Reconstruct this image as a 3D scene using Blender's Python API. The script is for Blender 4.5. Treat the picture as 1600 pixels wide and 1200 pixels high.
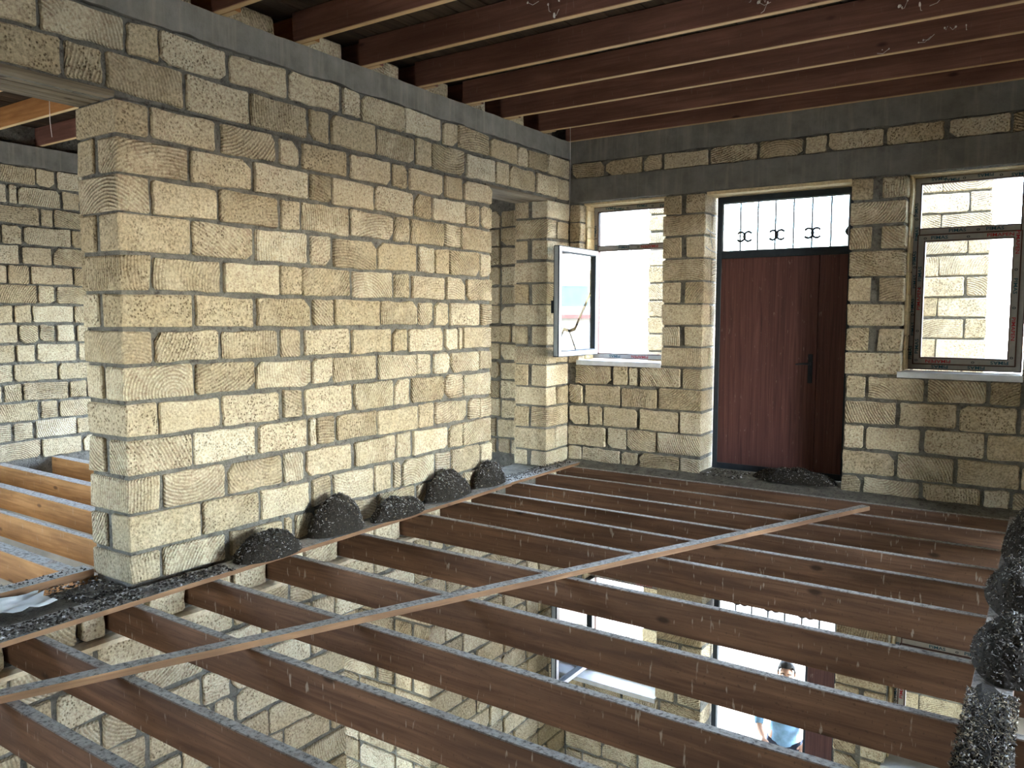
import bpy, math, random
from mathutils import Vector, Matrix, noise

SC = bpy.context.scene
COL = SC.collection
for o in list(bpy.data.objects):
    bpy.data.objects.remove(o)

# ------------------------------------------------------------------ camera
cam_d = bpy.data.cameras.new('camera')
cam_d.sensor_width = 36.0
cam_d.lens = 28.078
cam_d.clip_start = 0.05
cam_d.clip_end = 600
cam = bpy.data.objects.new('camera', cam_d)
COL.objects.link(cam)
_r = Vector((0.82817, 0.56047, 0.002722))
_d = Vector((0.048541, -0.066887, -0.996579))
_f = Vector((-0.558371, 0.825469, -0.082599))
cm = Matrix(((_r.x, -_d.x, -_f.x), (_r.y, -_d.y, -_f.y), (_r.z, -_d.z, -_f.z))).to_4x4()
cm.translation = Vector((4.434853, -7.666069, 1.6))
cam.matrix_world = cm
SC.camera = cam

# ------------------------------------------------------------------ world, sun, exposure
SC.view_settings.view_transform = 'Standard'
SC.view_settings.look = 'None'
SC.view_settings.exposure = 2.55
SC.view_settings.gamma = 1.0
SC.view_settings.use_curve_mapping = False
SC.cycles.max_bounces = 10
SC.cycles.diffuse_bounces = 7
SC.cycles.glossy_bounces = 4
SC.cycles.transparent_max_bounces = 16
SC.cycles.sample_clamp_indirect = 12.0
SC.cycles.caustics_reflective = False
SC.cycles.caustics_refractive = False

W = bpy.data.worlds.new('sky')
SC.world = W
W.use_nodes = True
wn = W.node_tree
wn.nodes.clear()
wo = wn.nodes.new('ShaderNodeOutputWorld')
wb = wn.nodes.new('ShaderNodeBackground')
sky = wn.nodes.new('ShaderNodeTexSky')
sky.sky_type = 'NISHITA'
sky.sun_disc = False
sky.sun_elevation = math.radians(40)
sky.sun_rotation = math.radians(105)
sky.air_density = 1.0
sky.dust_density = 0.5
wmix = wn.nodes.new('ShaderNodeMixRGB')
wmix.inputs[0].default_value = 0.35
wmix.inputs[2].default_value = (5.0, 5.9, 7.2, 1)     # thin bright cloud
wn.links.new(sky.outputs[0], wmix.inputs[1])
wn.links.new(wmix.outputs[0], wb.inputs[0])
wb.inputs[1].default_value = 1.6
wn.links.new(wb.outputs[0], wo.inputs[0])

sun_d = bpy.data.lights.new('sun', 'SUN')
sun_d.energy = 5.0
sun_d.color = (1.0, 0.93, 0.80)
sun_d.angle = math.radians(0.6)
sun = bpy.data.objects.new('sun', sun_d)
COL.objects.link(sun)
sun.rotation_euler = Vector((0.44, -0.01, 0.90)).to_track_quat('Z', 'Y').to_euler()
sun.location = (20, -6, 18)

# ------------------------------------------------------------------ node helpers
def new_mat(name):
    m = bpy.data.materials.new(name)
    m.use_nodes = True
    nt = m.node_tree
    b = nt.nodes['Principled BSDF']
    b.inputs['Specular IOR Level'].default_value = 0.15
    return m, nt, b

def N(nt, typ, **kw):
    n = nt.nodes.new(typ)
    for k, v in kw.items():
        setattr(n, k, v)
    return n

def L(nt, a, b):
    nt.links.new(a, b)

def ramp(nt, fac, stops):
    r = N(nt, 'ShaderNodeValToRGB')
    els = r.color_ramp.elements
    while len(els) < len(stops):
        els.new(0.5)
    for e, (p, c) in zip(els, stops):
        e.position = p
        e.color = (*c, 1) if len(c) == 3 else c
    L(nt, fac, r.inputs[0])
    return r.outputs[0]

def noise_tex(nt, vec, scale, detail=4, rough=0.6, dist=0.0):
    t = N(nt, 'ShaderNodeTexNoise')
    t.inputs['Scale'].default_value = scale
    t.inputs['Detail'].default_value = detail
    t.inputs['Roughness'].default_value = rough
    t.inputs['Distortion'].default_value = dist
    if vec is not None:
        L(nt, vec, t.inputs['Vector'])
    return t.outputs['Fac']

def mix(nt, fac, a, b, mode='MIX'):
    m = N(nt, 'ShaderNodeMixRGB', blend_type=mode)
    for s, v in ((m.inputs[0], fac), (m.inputs[1], a), (m.inputs[2], b)):
        if isinstance(v, (int, float)):
            s.default_value = v
        elif isinstance(v, tuple):
            s.default_value = (*v, 1) if len(v) == 3 else v
        else:
            L(nt, v, s)
    return m.outputs[0]

def math_n(nt, op, a, b=None, clamp=False):
    m = N(nt, 'ShaderNodeMath', operation=op, use_clamp=clamp)
    for s, v in ((m.inputs[0], a), (m.inputs[1], b)):
        if v is None:
            continue
        if isinstance(v, (int, float)):
            s.default_value = v
        else:
            L(nt, v, s)
    return m.outputs[0]

def bump(nt, h, strength, dist, b, prev=None):
    n = N(nt, 'ShaderNodeBump')
    n.inputs['Strength'].default_value = strength
    n.inputs['Distance'].default_value = dist
    L(nt, h, n.inputs['Height'])
    if prev is not None:
        L(nt, prev, n.inputs['Normal'])
    L(nt, n.outputs[0], b.inputs['Normal'])
    return n.outputs[0]

def mapping(nt, vec, scale=(1, 1, 1), loc=(0, 0, 0)):
    m = N(nt, 'ShaderNodeMapping')
    m.inputs['Scale'].default_value = scale
    m.inputs['Location'].default_value = loc
    L(nt, vec, m.inputs['Vector'])
    return m.outputs[0]

def obj_coord(nt):
    return N(nt, 'ShaderNodeTexCoord').outputs['Object']

def simple(name, col, rough=0.7, metal=0.0, var=0.12, scale=30, bumpd=0.0):
    m, nt, b = new_mat(name)
    v = obj_coord(nt)
    f = noise_tex(nt, v, scale)
    c0 = tuple(x * (1 - var) for x in col)
    c1 = tuple(min(1, x * (1 + var)) for x in col)
    L(nt, ramp(nt, f, [(0.3, c0), (0.7, c1)]), b.inputs['Base Color'])
    b.inputs['Roughness'].default_value = rough
    b.inputs['Metallic'].default_value = metal
    if bumpd:
        bump(nt, f, 0.6, bumpd, b)
    return m

# ------------------------------------------------------------------ materials
def stone_material():
    m, nt, b = new_mat('limestone_block')
    tc = obj_coord(nt)
    oi = N(nt, 'ShaderNodeObjectInfo')
    rnd = oi.outputs['Random']
    # per block offset of the coordinates
    off = N(nt, 'ShaderNodeVectorMath', operation='SCALE')
    wn_ = N(nt, 'ShaderNodeTexWhiteNoise', noise_dimensions='1D')
    L(nt, rnd, wn_.inputs['W'])
    L(nt, wn_.outputs['Color'], off.inputs[0])
    off.inputs['Scale'].default_value = 37.0
    add = N(nt, 'ShaderNodeVectorMath', operation='ADD')
    L(nt, tc, add.inputs[0]); L(nt, off.outputs[0], add.inputs[1])
    v = add.outputs[0]
    sep = N(nt, 'ShaderNodeSeparateColor')
    L(nt, wn_.outputs['Color'], sep.inputs[0])
    r1, r2, r3 = sep.outputs
    # colours
    base = ramp(nt, r1, [(0.0, (0.47, 0.40, 0.28)), (0.35, (0.57, 0.50, 0.37)), (0.7, (0.62, 0.555, 0.42)), (1.0, (0.66, 0.61, 0.49))])
    big = noise_tex(nt, v, 7.0, 5, 0.65)
    base = mix(nt, ramp(nt, big, [(0.35, (0.35,) * 3), (0.7, (0,) * 3)]), base, (0.36, 0.25, 0.13))
    fine = noise_tex(nt, v, 55.0, 5, 0.75)
    base = mix(nt, 0.55, base, ramp(nt, fine, [(0.36, (0.12, 0.09, 0.05)), (0.5, (0.5, 0.48, 0.42)), (0.66, (0.80, 0.76, 0.66))]), 'OVERLAY')
    # saw marks: arcs about a far centre, chosen per block
    fl = N(nt, 'ShaderNodeSeparateXYZ'); L(nt, tc, fl.inputs[0])
    h = math_n(nt, 'ADD', fl.outputs[0], fl.outputs[1])
    ang = math_n(nt, 'MULTIPLY', r2, 6.283)
    dist = math_n(nt, 'ADD', math_n(nt, 'MULTIPLY', r3, 0.9), 0.18)
    cx = math_n(nt, 'MULTIPLY', math_n(nt, 'COSINE', ang), dist)
    cz = math_n(nt, 'MULTIPLY', math_n(nt, 'SINE', ang), dist)
    hx = math_n(nt, 'ADD', h, cx)
    hz = math_n(nt, 'ADD', fl.outputs[2], cz)
    rr = math_n(nt, 'SQRT', math_n(nt, 'ADD', math_n(nt, 'MULTIPLY', hx, hx), math_n(nt, 'MULTIPLY', hz, hz)))
    wob = math_n(nt, 'MULTIPLY', noise_tex(nt, v, 14, 3), 0.016)
    rr = math_n(nt, 'ADD', rr, wob)
    saw = math_n(nt, 'SINE', math_n(nt, 'MULTIPLY', rr, 300.0))
    amt = ramp(nt, math_n(nt, 'FRACT', math_n(nt, 'MULTIPLY', r1, 7.31)), [(0.40, (0.06,) * 3), (0.60, (1,) * 3)])
    patch = ramp(nt, noise_tex(nt, v, 5, 2), [(0.38, (0.25,) * 3), (0.55, (1,) * 3)])
    amt = math_n(nt, 'MULTIPLY', amt, patch)
    sawm = math_n(nt, 'MULTIPLY', math_n(nt, 'MULTIPLY', math_n(nt, 'ADD', saw, 1.0), 0.5), amt)
    base = mix(nt, math_n(nt, 'MULTIPLY', sawm, 0.55), base, (0.20, 0.14, 0.08))
    # pits
    vor = N(nt, 'ShaderNodeTexVoronoi')
    vor.inputs['Scale'].default_value = 62
    L(nt, mapping(nt, v, (1, 1, 0.8)), vor.inputs['Vector'])
    pitm = ramp(nt, noise_tex(nt, v, 11, 3), [(0.36, (0,) * 3), (0.56, (1,) * 3)])
    pit = math_n(nt, 'MULTIPLY', ramp(nt, vor.outputs['Distance'], [(0.20, (1,) * 3), (0.40, (0,) * 3)]), pitm)
    pv = math_n(nt, 'ADD', math_n(nt, 'MULTIPLY', r3, 0.6), 0.25)
    pit = math_n(nt, 'MULTIPLY', pit, pv)
    base = mix(nt, pit, base, (0.115, 0.078, 0.04))
    L(nt, base, b.inputs['Base Color'])
    b.inputs['Roughness'].default_value = 0.92
    b.inputs['Specular IOR Level'].default_value = 0.08
    hgt = math_n(nt, 'ADD', math_n(nt, 'MULTIPLY', sawm, -0.9), math_n(nt, 'MULTIPLY', pit, -1.2))
    hgt = math_n(nt, 'ADD', hgt, math_n(nt, 'MULTIPLY', fine, 0.8))
    hgt = math_n(nt, 'ADD', hgt, math_n(nt, 'MULTIPLY', big, 1.0))
    bump(nt, hgt, 1.0, 0.010, b)
    return m

def mortar_material(name='mortar', col=(0.20, 0.19, 0.165), sc=1.0):
    m, nt, b = new_mat(name)
    v = obj_coord(nt)
    f1 = noise_tex(nt, v, 9 * sc, 6, 0.7)
    f2 = noise_tex(nt, v, 60 * sc, 4, 0.7)
    c = ramp(nt, f1, [(0.3, tuple(x * 0.62 for x in col)), (0.55, col), (0.75, tuple(x * 1.35 for x in col))])
    c = mix(nt, 0.3, c, ramp(nt, f2, [(0.3, (0.1, 0.09, 0.07)), (0.7, (0.75, 0.72, 0.66))]), 'OVERLAY')
    f3 = noise_tex(nt, v, 24 * sc, 4, 0.7)
    c = mix(nt, ramp(nt, f3, [(0.30, (0.8,) * 3), (0.46, (0,) * 3)]), c, (0.035, 0.03, 0.024))  # dark noise paints the shadow of deep gaps into the mortar
    L(nt, c, b.inputs['Base Color'])
    b.inputs['Roughness'].default_value = 0.95
    hh = math_n(nt, 'ADD', math_n(nt, 'MULTIPLY', f1, 1.5), f2)
    hh = math_n(nt, 'ADD', hh, math_n(nt, 'MULTIPLY', f3, 2.0))
    bump(nt, hh, 1.0, 0.012, b)
    return m

def concrete_beam_material():
    m, nt, b = new_mat('cast_concrete')
    v = obj_coord(nt)
    f1 = noise_tex(nt, v, 5, 6, 0.65)
    drip = noise_tex(nt, mapping(nt, v, (22, 22, 1.6)), 1.0, 4, 0.6)
    f2 = noise_tex(nt, v, 45, 4, 0.7)
    c = ramp(nt, f1, [(0.3, (0.13, 0.125, 0.105)), (0.7, (0.22, 0.21, 0.185))])
    c = mix(nt, ramp(nt, drip, [(0.52, (0,) * 3), (0.70, (0.38,) * 3)]), c, (0.32, 0.29, 0.23))
    L(nt, c, b.inputs['Base Color'])
    b.inputs['Roughness'].default_value = 0.9
    hh = math_n(nt, 'ADD', f1, math_n(nt, 'MULTIPLY', f2, 0.5))
    hh = math_n(nt, 'ADD', hh, math_n(nt, 'MULTIPLY', drip, 0.7))
    bump(nt, hh, 0.8, 0.008, b)
    return m

def wood_material(name, dark, light, top=None, bottom=None, drops=0.0, rough=0.75, grain=(1.2, 16, 26)):
    m, nt, b = new_mat(name)
    tc = obj_coord(nt)
    oi = N(nt, 'ShaderNodeObjectInfo')
    off = N(nt, 'ShaderNodeVectorMath', operation='ADD')
    sc = N(nt, 'ShaderNodeCombineXYZ')
    L(nt, math_n(nt, 'MULTIPLY', oi.outputs['Random'], 31.0), sc.inputs[0])
    L(nt, math_n(nt, 'MULTIPLY', oi.outputs['Random'], 17.0), sc.inputs[2])
    L(nt, tc, off.inputs[0]); L(nt, sc.outputs[0], off.inputs[1])
    v = off.outputs[0]
    g = noise_tex(nt, mapping(nt, v, grain), 1.0, 6, 0.62, 0.8)
    c = ramp(nt, g, [(0.36, dark), (0.64, light)])
    blot = noise_tex(nt, mapping(nt, v, (1.3, 2, 5)), 1.0, 4, 0.6)
    c = mix(nt, ramp(nt, blot, [(0.40, (0.55,) * 3), (0.65, (0,) * 3)]), c, tuple(x * 0.55 for x in dark))
    vor = N(nt, 'ShaderNodeTexVoronoi')
    vor.inputs['Scale'].default_value = 1.0
    L(nt, mapping(nt, v, (2.1, 3.0, 4.6)), vor.inputs['Vector'])
    c = mix(nt, ramp(nt, vor.outputs['Distance'], [(0.05, (0.85,) * 3), (0.11, (0,) * 3)]), c, tuple(x * 0.3 for x in dark))
    geo = N(nt, 'ShaderNodeNewGeometry')
    sp = N(nt, 'ShaderNodeSeparateXYZ'); L(nt, geo.outputs['Normal'], sp.inputs[0])
    nz = sp.outputs[2]
    if drops:
        d = noise_tex(nt, mapping(nt, v, (42, 42, 9)), 1.0, 2, 0.5)
        mk = ramp(nt, d, [(0.655, (0,) * 3), (0.72, (drops,) * 3)])
        c = mix(nt, mk, c, (0.52, 0.47, 0.38))
        d2 = noise_tex(nt, mapping(nt, v, (75, 75, 60)), 1.0, 2, 0.5)
        c = mix(nt, ramp(nt, d2, [(0.64, (0,) * 3), (0.70, (min(1, drops * 1.5),) * 3)]), c, (0.06, 0.035, 0.02))
    if top:
        dn = noise_tex(nt, v, 45, 5, 0.75)
        dn2 = noise_tex(nt, v, 9, 4, 0.7)
        tcol = ramp(nt, dn, [(0.36, tuple(x * 0.22 for x in top)), (0.5, top), (0.75, tuple(min(1, x * 1.35) for x in top))])
        tm = math_n(nt, 'MULTIPLY', ramp(nt, nz, [(0.6, (0,) * 3), (0.85, (1,) * 3)]), ramp(nt, dn2, [(0.28, (0.55,) * 3), (0.5, (1,) * 3)]))
        c = mix(nt, tm, c, tcol)
    if bottom:  # paler underside: raw sawn wood, with light from below painted in
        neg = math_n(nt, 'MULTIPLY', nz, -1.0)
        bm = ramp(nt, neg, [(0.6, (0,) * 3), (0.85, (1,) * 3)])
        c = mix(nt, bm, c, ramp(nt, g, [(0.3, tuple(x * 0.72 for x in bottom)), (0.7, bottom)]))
    L(nt, c, b.inputs['Base Color'])
    b.inputs['Roughness'].default_value = rough
    b.inputs['Specular IOR Level'].default_value = 0.18
    bump(nt, g, 0.35, 0.003, b)
    return m

def laminate_material():
    m, nt, b = new_mat('door_laminate')
    v = obj_coord(nt)
    g = noise_tex(nt, mapping(nt, v, (34, 34, 0.9)), 1.0, 6, 0.65, 1.2)
    c = ramp(nt, g, [(0.3, (0.055, 0.022, 0.020)), (0.6, (0.125, 0.052, 0.046)), (0.8, (0.18, 0.085, 0.07))])
    s = noise_tex(nt, mapping(nt, v, (60, 60, 12)), 1.0, 3, 0.6)
    z = N(nt, 'ShaderNodeSeparateXYZ'); L(nt, v, z.inputs[0])
    c = mix(nt, ramp(nt, s, [(0.66, (0,) * 3), (0.74, (0.45,) * 3)]), c, (0.33, 0.25, 0.2))
    L(nt, c, b.inputs['Base Color'])
    b.inputs['Roughness'].default_value = 0.5
    b.inputs['Specular IOR Level'].default_value = 0.3
    bump(nt, g, 0.15, 0.001, b)
    return m

def glass_material(name, tint=(0.96, 0.98, 0.98), dirt=0.05, refl=1.0):
    m, nt, b = new_mat(name)
    nt.nodes.remove(b)
    out = nt.nodes['Material Output']
    tr = N(nt, 'ShaderNodeBsdfTransparent'); tr.inputs[0].default_value = (*tint, 1)
    gl = N(nt, 'ShaderNodeBsdfGlossy'); gl.inputs['Roughness'].default_value = 0.0
    fr = N(nt, 'ShaderNodeFresnel'); fr.inputs[0].default_value = 1.52
    mx = N(nt, 'ShaderNodeMixShader')
    L(nt, math_n(nt, 'MULTIPLY', fr.outputs[0], refl, True), mx.inputs[0])
    L(nt, tr.outputs[0], mx.inputs[1]); L(nt, gl.outputs[0], mx.inputs[2])
    df = N(nt, 'ShaderNodeBsdfDiffuse'); df.inputs[0].default_value = (0.6, 0.57, 0.5, 1)
    mx2 = N(nt, 'ShaderNodeMixShader')
    v = obj_coord(nt)
    f = ramp(nt, noise_tex(nt, v, 6, 5, 0.7), [(0.45, (dirt * 0.3,) * 3), (0.75, (dirt * 2.2,) * 3)])
    L(nt, f, mx2.inputs[0])
    L(nt, mx.outputs[0], mx2.inputs[1]); L(nt, df.outputs[0], mx2.inputs[2])
    L(nt, mx2.outputs[0], out.inputs[0])
    return m

M = {}
M['stone'] = stone_material()
M['mortar'] = mortar_material()
M['concrete'] = concrete_beam_material()
M['ledge'] = mortar_material('ledge_mortar', (0.17, 0.155, 0.125))
M['joist'] = wood_material('joist_wood', (0.098, 0.050, 0.028), (0.195, 0.105, 0.058), top=(0.36, 0.335, 0.295), drops=0.38)
M['joist_l'] = wood_material('joist_wood_lit', (0.24, 0.115, 0.04), (0.42, 0.215, 0.08), top=(0.36, 0.345, 0.32), drops=0.1)  # next room's floor joists: warm light painted in as paler orange wood
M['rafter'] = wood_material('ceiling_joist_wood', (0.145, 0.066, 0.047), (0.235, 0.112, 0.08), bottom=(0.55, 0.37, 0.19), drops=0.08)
M['rafter_l'] = wood_material('ceiling_joist_wood_lit', (0.30, 0.13, 0.04), (0.46, 0.22, 0.08), bottom=(0.6, 0.42, 0.22))  # ceiling joist wood with the next room's orange light painted in
M['board'] = wood_material('ceiling_board_wood', (0.035, 0.024, 0.017), (0.085, 0.058, 0.038), grain=(26, 1.2, 26))
M['plank'] = wood_material('dusty_plank_wood', (0.17, 0.09, 0.047), (0.30, 0.17, 0.088), top=(0.34, 0.32, 0.285), grain=(20, 1.2, 26))
M['lintel'] = wood_material('grey_timber', (0.11, 0.085, 0.055), (0.27, 0.22, 0.15), grain=(22, 1.0, 30))
M['pvc'] = simple('brown_window_profile', (0.085, 0.045, 0.036), 0.45, var=0.2, scale=12)
M['film'] = simple('grey_protective_film', (0.34, 0.325, 0.295), 0.5, var=0.08, scale=20)
M['film_lit'] = simple('lit_protective_film', (0.62, 0.56, 0.53), 0.5, var=0.06, scale=20)  # grey film lightened to paint daylight on the open sash
M['teal'] = simple('teal_print', (0.018, 0.075, 0.105), 0.6, var=0.05)
M['red'] = simple('red_print', (0.36, 0.028, 0.035), 0.6, var=0.05)
M['iron'] = simple('dark_painted_steel', (0.028, 0.036, 0.045), 0.5, var=0.15, scale=15)
M['rail'] = simple('pale_steel_bead', (0.32, 0.36, 0.38), 0.4, var=0.1)
M['laminate'] = laminate_material()
M['glass'] = glass_material('window_glass')
M['glass_t'] = glass_material('smeared_glass', dirt=0.10)
M['glass_s'] = glass_material('sash_glass', dirt=0.03, refl=2.2)
M['sill'] = simple('white_plastic_sill', (0.62, 0.63, 0.64), 0.45, var=0.1, scale=14)
M['plaster'] = simple('pale_mortar_reveal', (0.60, 0.50, 0.35), 0.9, var=0.2, scale=25, bumpd=0.004)
M['foam'] = simple('yellowed_mounting_foam', (0.62, 0.50, 0.30), 0.9, var=0.2, scale=40, bumpd=0.006)
M['drop_dark'] = simple('dropping_heap_dark', (0.026, 0.021, 0.016), 0.95, var=0.5, scale=70, bumpd=0.008)
M['drop_mid'] = simple('dropping_flake_grey', (0.095, 0.085, 0.075), 0.9, var=0.4)
M['drop_light'] = simple('dropping_flake_pale', (0.40, 0.385, 0.36), 0.9, var=0.25)
M['straw'] = simple('dropping_flake_straw', (0.30, 0.25, 0.17), 0.9, var=0.3)
M['web'] = simple('cobweb_fluff', (0.60, 0.56, 0.50), 0.9, var=0.05)
M['plastic'] = simple('white_plastic_sheet', (0.62, 0.62, 0.60), 0.4, var=0.12, scale=8)
M['ground'] = simple('dry_ground', (0.34, 0.31, 0.26), 0.95, var=0.25, scale=1.2)
M['slab'] = simple('porch_concrete', (0.27, 0.235, 0.17), 0.9, var=0.15, scale=3)
M['earth'] = simple('dusty_ground_floor', (0.30, 0.25, 0.18), 0.95, var=0.25, scale=2.5)
M['render_wall'] = simple('plain_rendered_wall', (0.52, 0.44, 0.31), 0.9, var=0.12, scale=3)
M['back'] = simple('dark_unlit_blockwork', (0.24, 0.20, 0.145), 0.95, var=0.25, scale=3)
M['house'] = simple('pale_house_wall', (0.55, 0.52, 0.46), 0.9, var=0.06, scale=1)
M['roof_red'] = simple('red_roof', (0.52, 0.13, 0.10), 0.8, var=0.12, scale=3)
M['house_glass'] = simple('house_window_glass', (0.20, 0.25, 0.27), 0.2, var=0.1)
M['fence'] = simple('grey_fence', (0.30, 0.33, 0.32), 0.8, var=0.1, scale=4)
M['skin'] = simple('skin', (0.55, 0.33, 0.23), 0.55, var=0.06)
M['hair'] = simple('dark_hair', (0.02, 0.017, 0.015), 0.6, var=0.3, scale=60, bumpd=0.004)
M['shirt'] = simple('light_blue_shirt', (0.24, 0.42, 0.60), 0.85, var=0.22, scale=14, bumpd=0.006)
M['trouser'] = simple('dark_trousers', (0.05, 0.055, 0.075), 0.9, var=0.15)
M['shoe'] = simple('black_shoes', (0.02, 0.02, 0.02), 0.5, var=0.2)
M['eye'] = simple('eye_white', (0.7, 0.68, 0.65), 0.2, var=0.02)

# ------------------------------------------------------------------ object helpers
def tag(o, label=None, cat=None, group=None, kind=None):
    if label: o['label'] = label
    if cat: o['category'] = cat
    if group: o['group'] = group
    if kind: o['kind'] = kind
    return o

def mesh_obj(name, verts, faces, mats, parent=None, loc=(0, 0, 0), midx=None, smooth=False):
    me = bpy.data.meshes.new(name)
    me.from_pydata([tuple(v) for v in verts], [], faces)
    if not isinstance(mats, (list, tuple)):
        mats = [mats]
    for m in mats:
        me.materials.append(m)
    if midx:
        me.polygons.foreach_set('material_index', midx)
    if smooth:
        me.polygons.foreach_set('use_smooth', [True] * len(me.polygons))
    me.update()
    o = bpy.data.objects.new(name, me)
    COL.objects.link(o)
    o.location = loc
    if parent is not None:
        o.parent = parent
    return o

def empty(name, loc=(0, 0, 0)):
    o = bpy.data.objects.new(name, None)
    o.empty_display_size = 0.1
    COL.objects.link(o)
    o.location = loc
    return o

class MB:
    """collects pieces of one mesh"""
    def __init__(s):
        s.v, s.f, s.mi = [], [], []
    def add(s, vs, fs, mi=0):
        n = len(s.v)
        s.v += [tuple(v) for v in vs]
        s.f += [tuple(i + n for i in f) for f in fs]
        s.mi += [mi] * len(fs)
        return s
    def box(s, x0, x1, y0, y1, z0, z1, mi=0):
        vs = [(x0, y0, z0), (x1, y0, z0), (x1, y1, z0), (x0, y1, z0), (x0, y0, z1), (x1, y0, z1), (x1, y1, z1), (x0, y1, z1)]
        return s.add(vs, [(0, 3, 2, 1), (4, 5, 6, 7), (0, 1, 5, 4), (1, 2, 6, 5), (2, 3, 7, 6), (3, 0, 4, 7)], mi)
    def bbox(s, x0, x1, y0, y1, z0, z1, r=0.004, mi=0, jit=0.0, rng=None):
        """box with chamfered edges (24 verts)"""
        vs, idx = [], {}
        for ix, X in ((0, x0), (1, x1)):
            for iy, Y in ((0, y0), (1, y1)):
                for iz, Z in ((0, z0), (1, z1)):
                    j = [rng.uniform(-jit, jit) for _ in range(3)] if rng else (0, 0, 0)
                    rr = r * (rng.uniform(0.5, 1.8) if rng else 1)
                    sx, sy, sz = (1 if ix == 0 else -1), (1 if iy == 0 else -1), (1 if iz == 0 else -1)
                    for a in range(3):
                        p = [X + j[0], Y + j[1], Z + j[2]]
                        d = [sx * rr, sy * rr, sz * rr]
                        for k in range(3):
                            if k != a:
                                p[k] += d[k]
                        idx[(ix, iy, iz, a)] = len(vs)
                        vs.append(p)
        fs = []
        for a in range(3):
            b_, c_ = (a + 1) % 3, (a + 2) % 3
            for sgn in (0, 1):
                q = []
                for bb, cc in ((0, 0), (1, 0), (1, 1), (0, 1)):
                    k = [0, 0, 0]; k[a] = sgn; k[b_] = bb; k[c_] = cc
                    q.append(idx[(*k, a)])
                fs.append(tuple(q if sgn else q[::-1]))
            for bb in (0, 1):          # edges along axis a
                for cc in (0, 1):
                    k0 = [0, 0, 0]; k0[b_] = bb; k0[c_] = cc
                    k1 = list(k0); k1[a] = 1
                    q = [idx[(*k0, b_)], idx[(*k1, b_)], idx[(*k1, c_)], idx[(*k0, c_)]]
                    fs.append(tuple(q if (bb == cc) else q[::-1]))
        for ix in (0, 1):
            for iy in (0, 1):
                for iz in (0, 1):
                    t = (idx[(ix, iy, iz, 0)], idx[(ix, iy, iz, 1)], idx[(ix, iy, iz, 2)])
                    fs.append(t if (ix + iy + iz) % 2 == 1 else t[::-1])
        return s.add(vs, fs, mi)
    def tube(s, pts, r, n=6, mi=0):
        pts = [Vector(p) for p in pts]
        rings = []
        for i, p in enumerate(pts):
            t = (pts[min(i + 1, len(pts) - 1)] - pts[max(i - 1, 0)]).normalized()
            up = Vector((0, 0, 1)) if abs(t.z) < 0.9 else Vector((1, 0, 0))
            a = t.cross(up).normalized(); b = t.cross(a)
            rad = r[i] if isinstance(r, (list, tuple)) else r
            rings.append([p + (a * math.cos(2 * math.pi * k / n) + b * math.sin(2 * math.pi * k / n)) * rad for k in range(n)])
        vs = [v for rg in rings for v in rg]
        fs = []
        for i in range(len(rings) - 1):
            for k in range(n):
                fs.append((i * n + k, i * n + (k + 1) % n, (i + 1) * n + (k + 1) % n, (i + 1) * n + k))
        fs.append(tuple(range(n))); fs.append(tuple((len(rings) - 1) * n + k for k in range(n - 1, -1, -1)))
        return s.add(vs, fs, mi)
    def blob(s, c, rx, ry, rz, n=8, m=5, mi=0, jit=0.0, rng=None):
        vs = [(c[0], c[1], c[2] + rz)]
        for i in range(1, m):
            t = math.pi * i / m
            for k in range(n):
                a = 2 * math.pi * k / n
                q = 1 + (rng.uniform(-jit, jit) if rng else 0)
                vs.append((c[0] + rx * q * math.sin(t) * math.cos(a), c[1] + ry * q * math.sin(t) * math.sin(a), c[2] + rz * q * math.cos(t)))
        vs.append((c[0], c[1], c[2] - rz))
        fs = [(0, 1 + k, 1 + (k + 1) % n) for k in range(n)]
        for i in range(m - 2):
            for k in range(n):
                a = 1 + i * n + k; b = 1 + i * n + (k + 1) % n
                fs.append((a, a + n, b + n, b))
        e = len(vs) - 1
        fs += [(e, 1 + (m - 2) * n + (k + 1) % n, 1 + (m - 2) * n + k) for k in range(n)]
        return s.add(vs, fs, mi)
    def build(s, name, mats, parent=None, loc=(0, 0, 0), smooth=False):
        vs = [(v[0] - loc[0], v[1] - loc[1], v[2] - loc[2]) for v in s.v] if loc != (0, 0, 0) else s.v
        return mesh_obj(name, vs, s.f, mats, parent, loc, s.mi, smooth)

RNG = random.Random(11)

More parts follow.
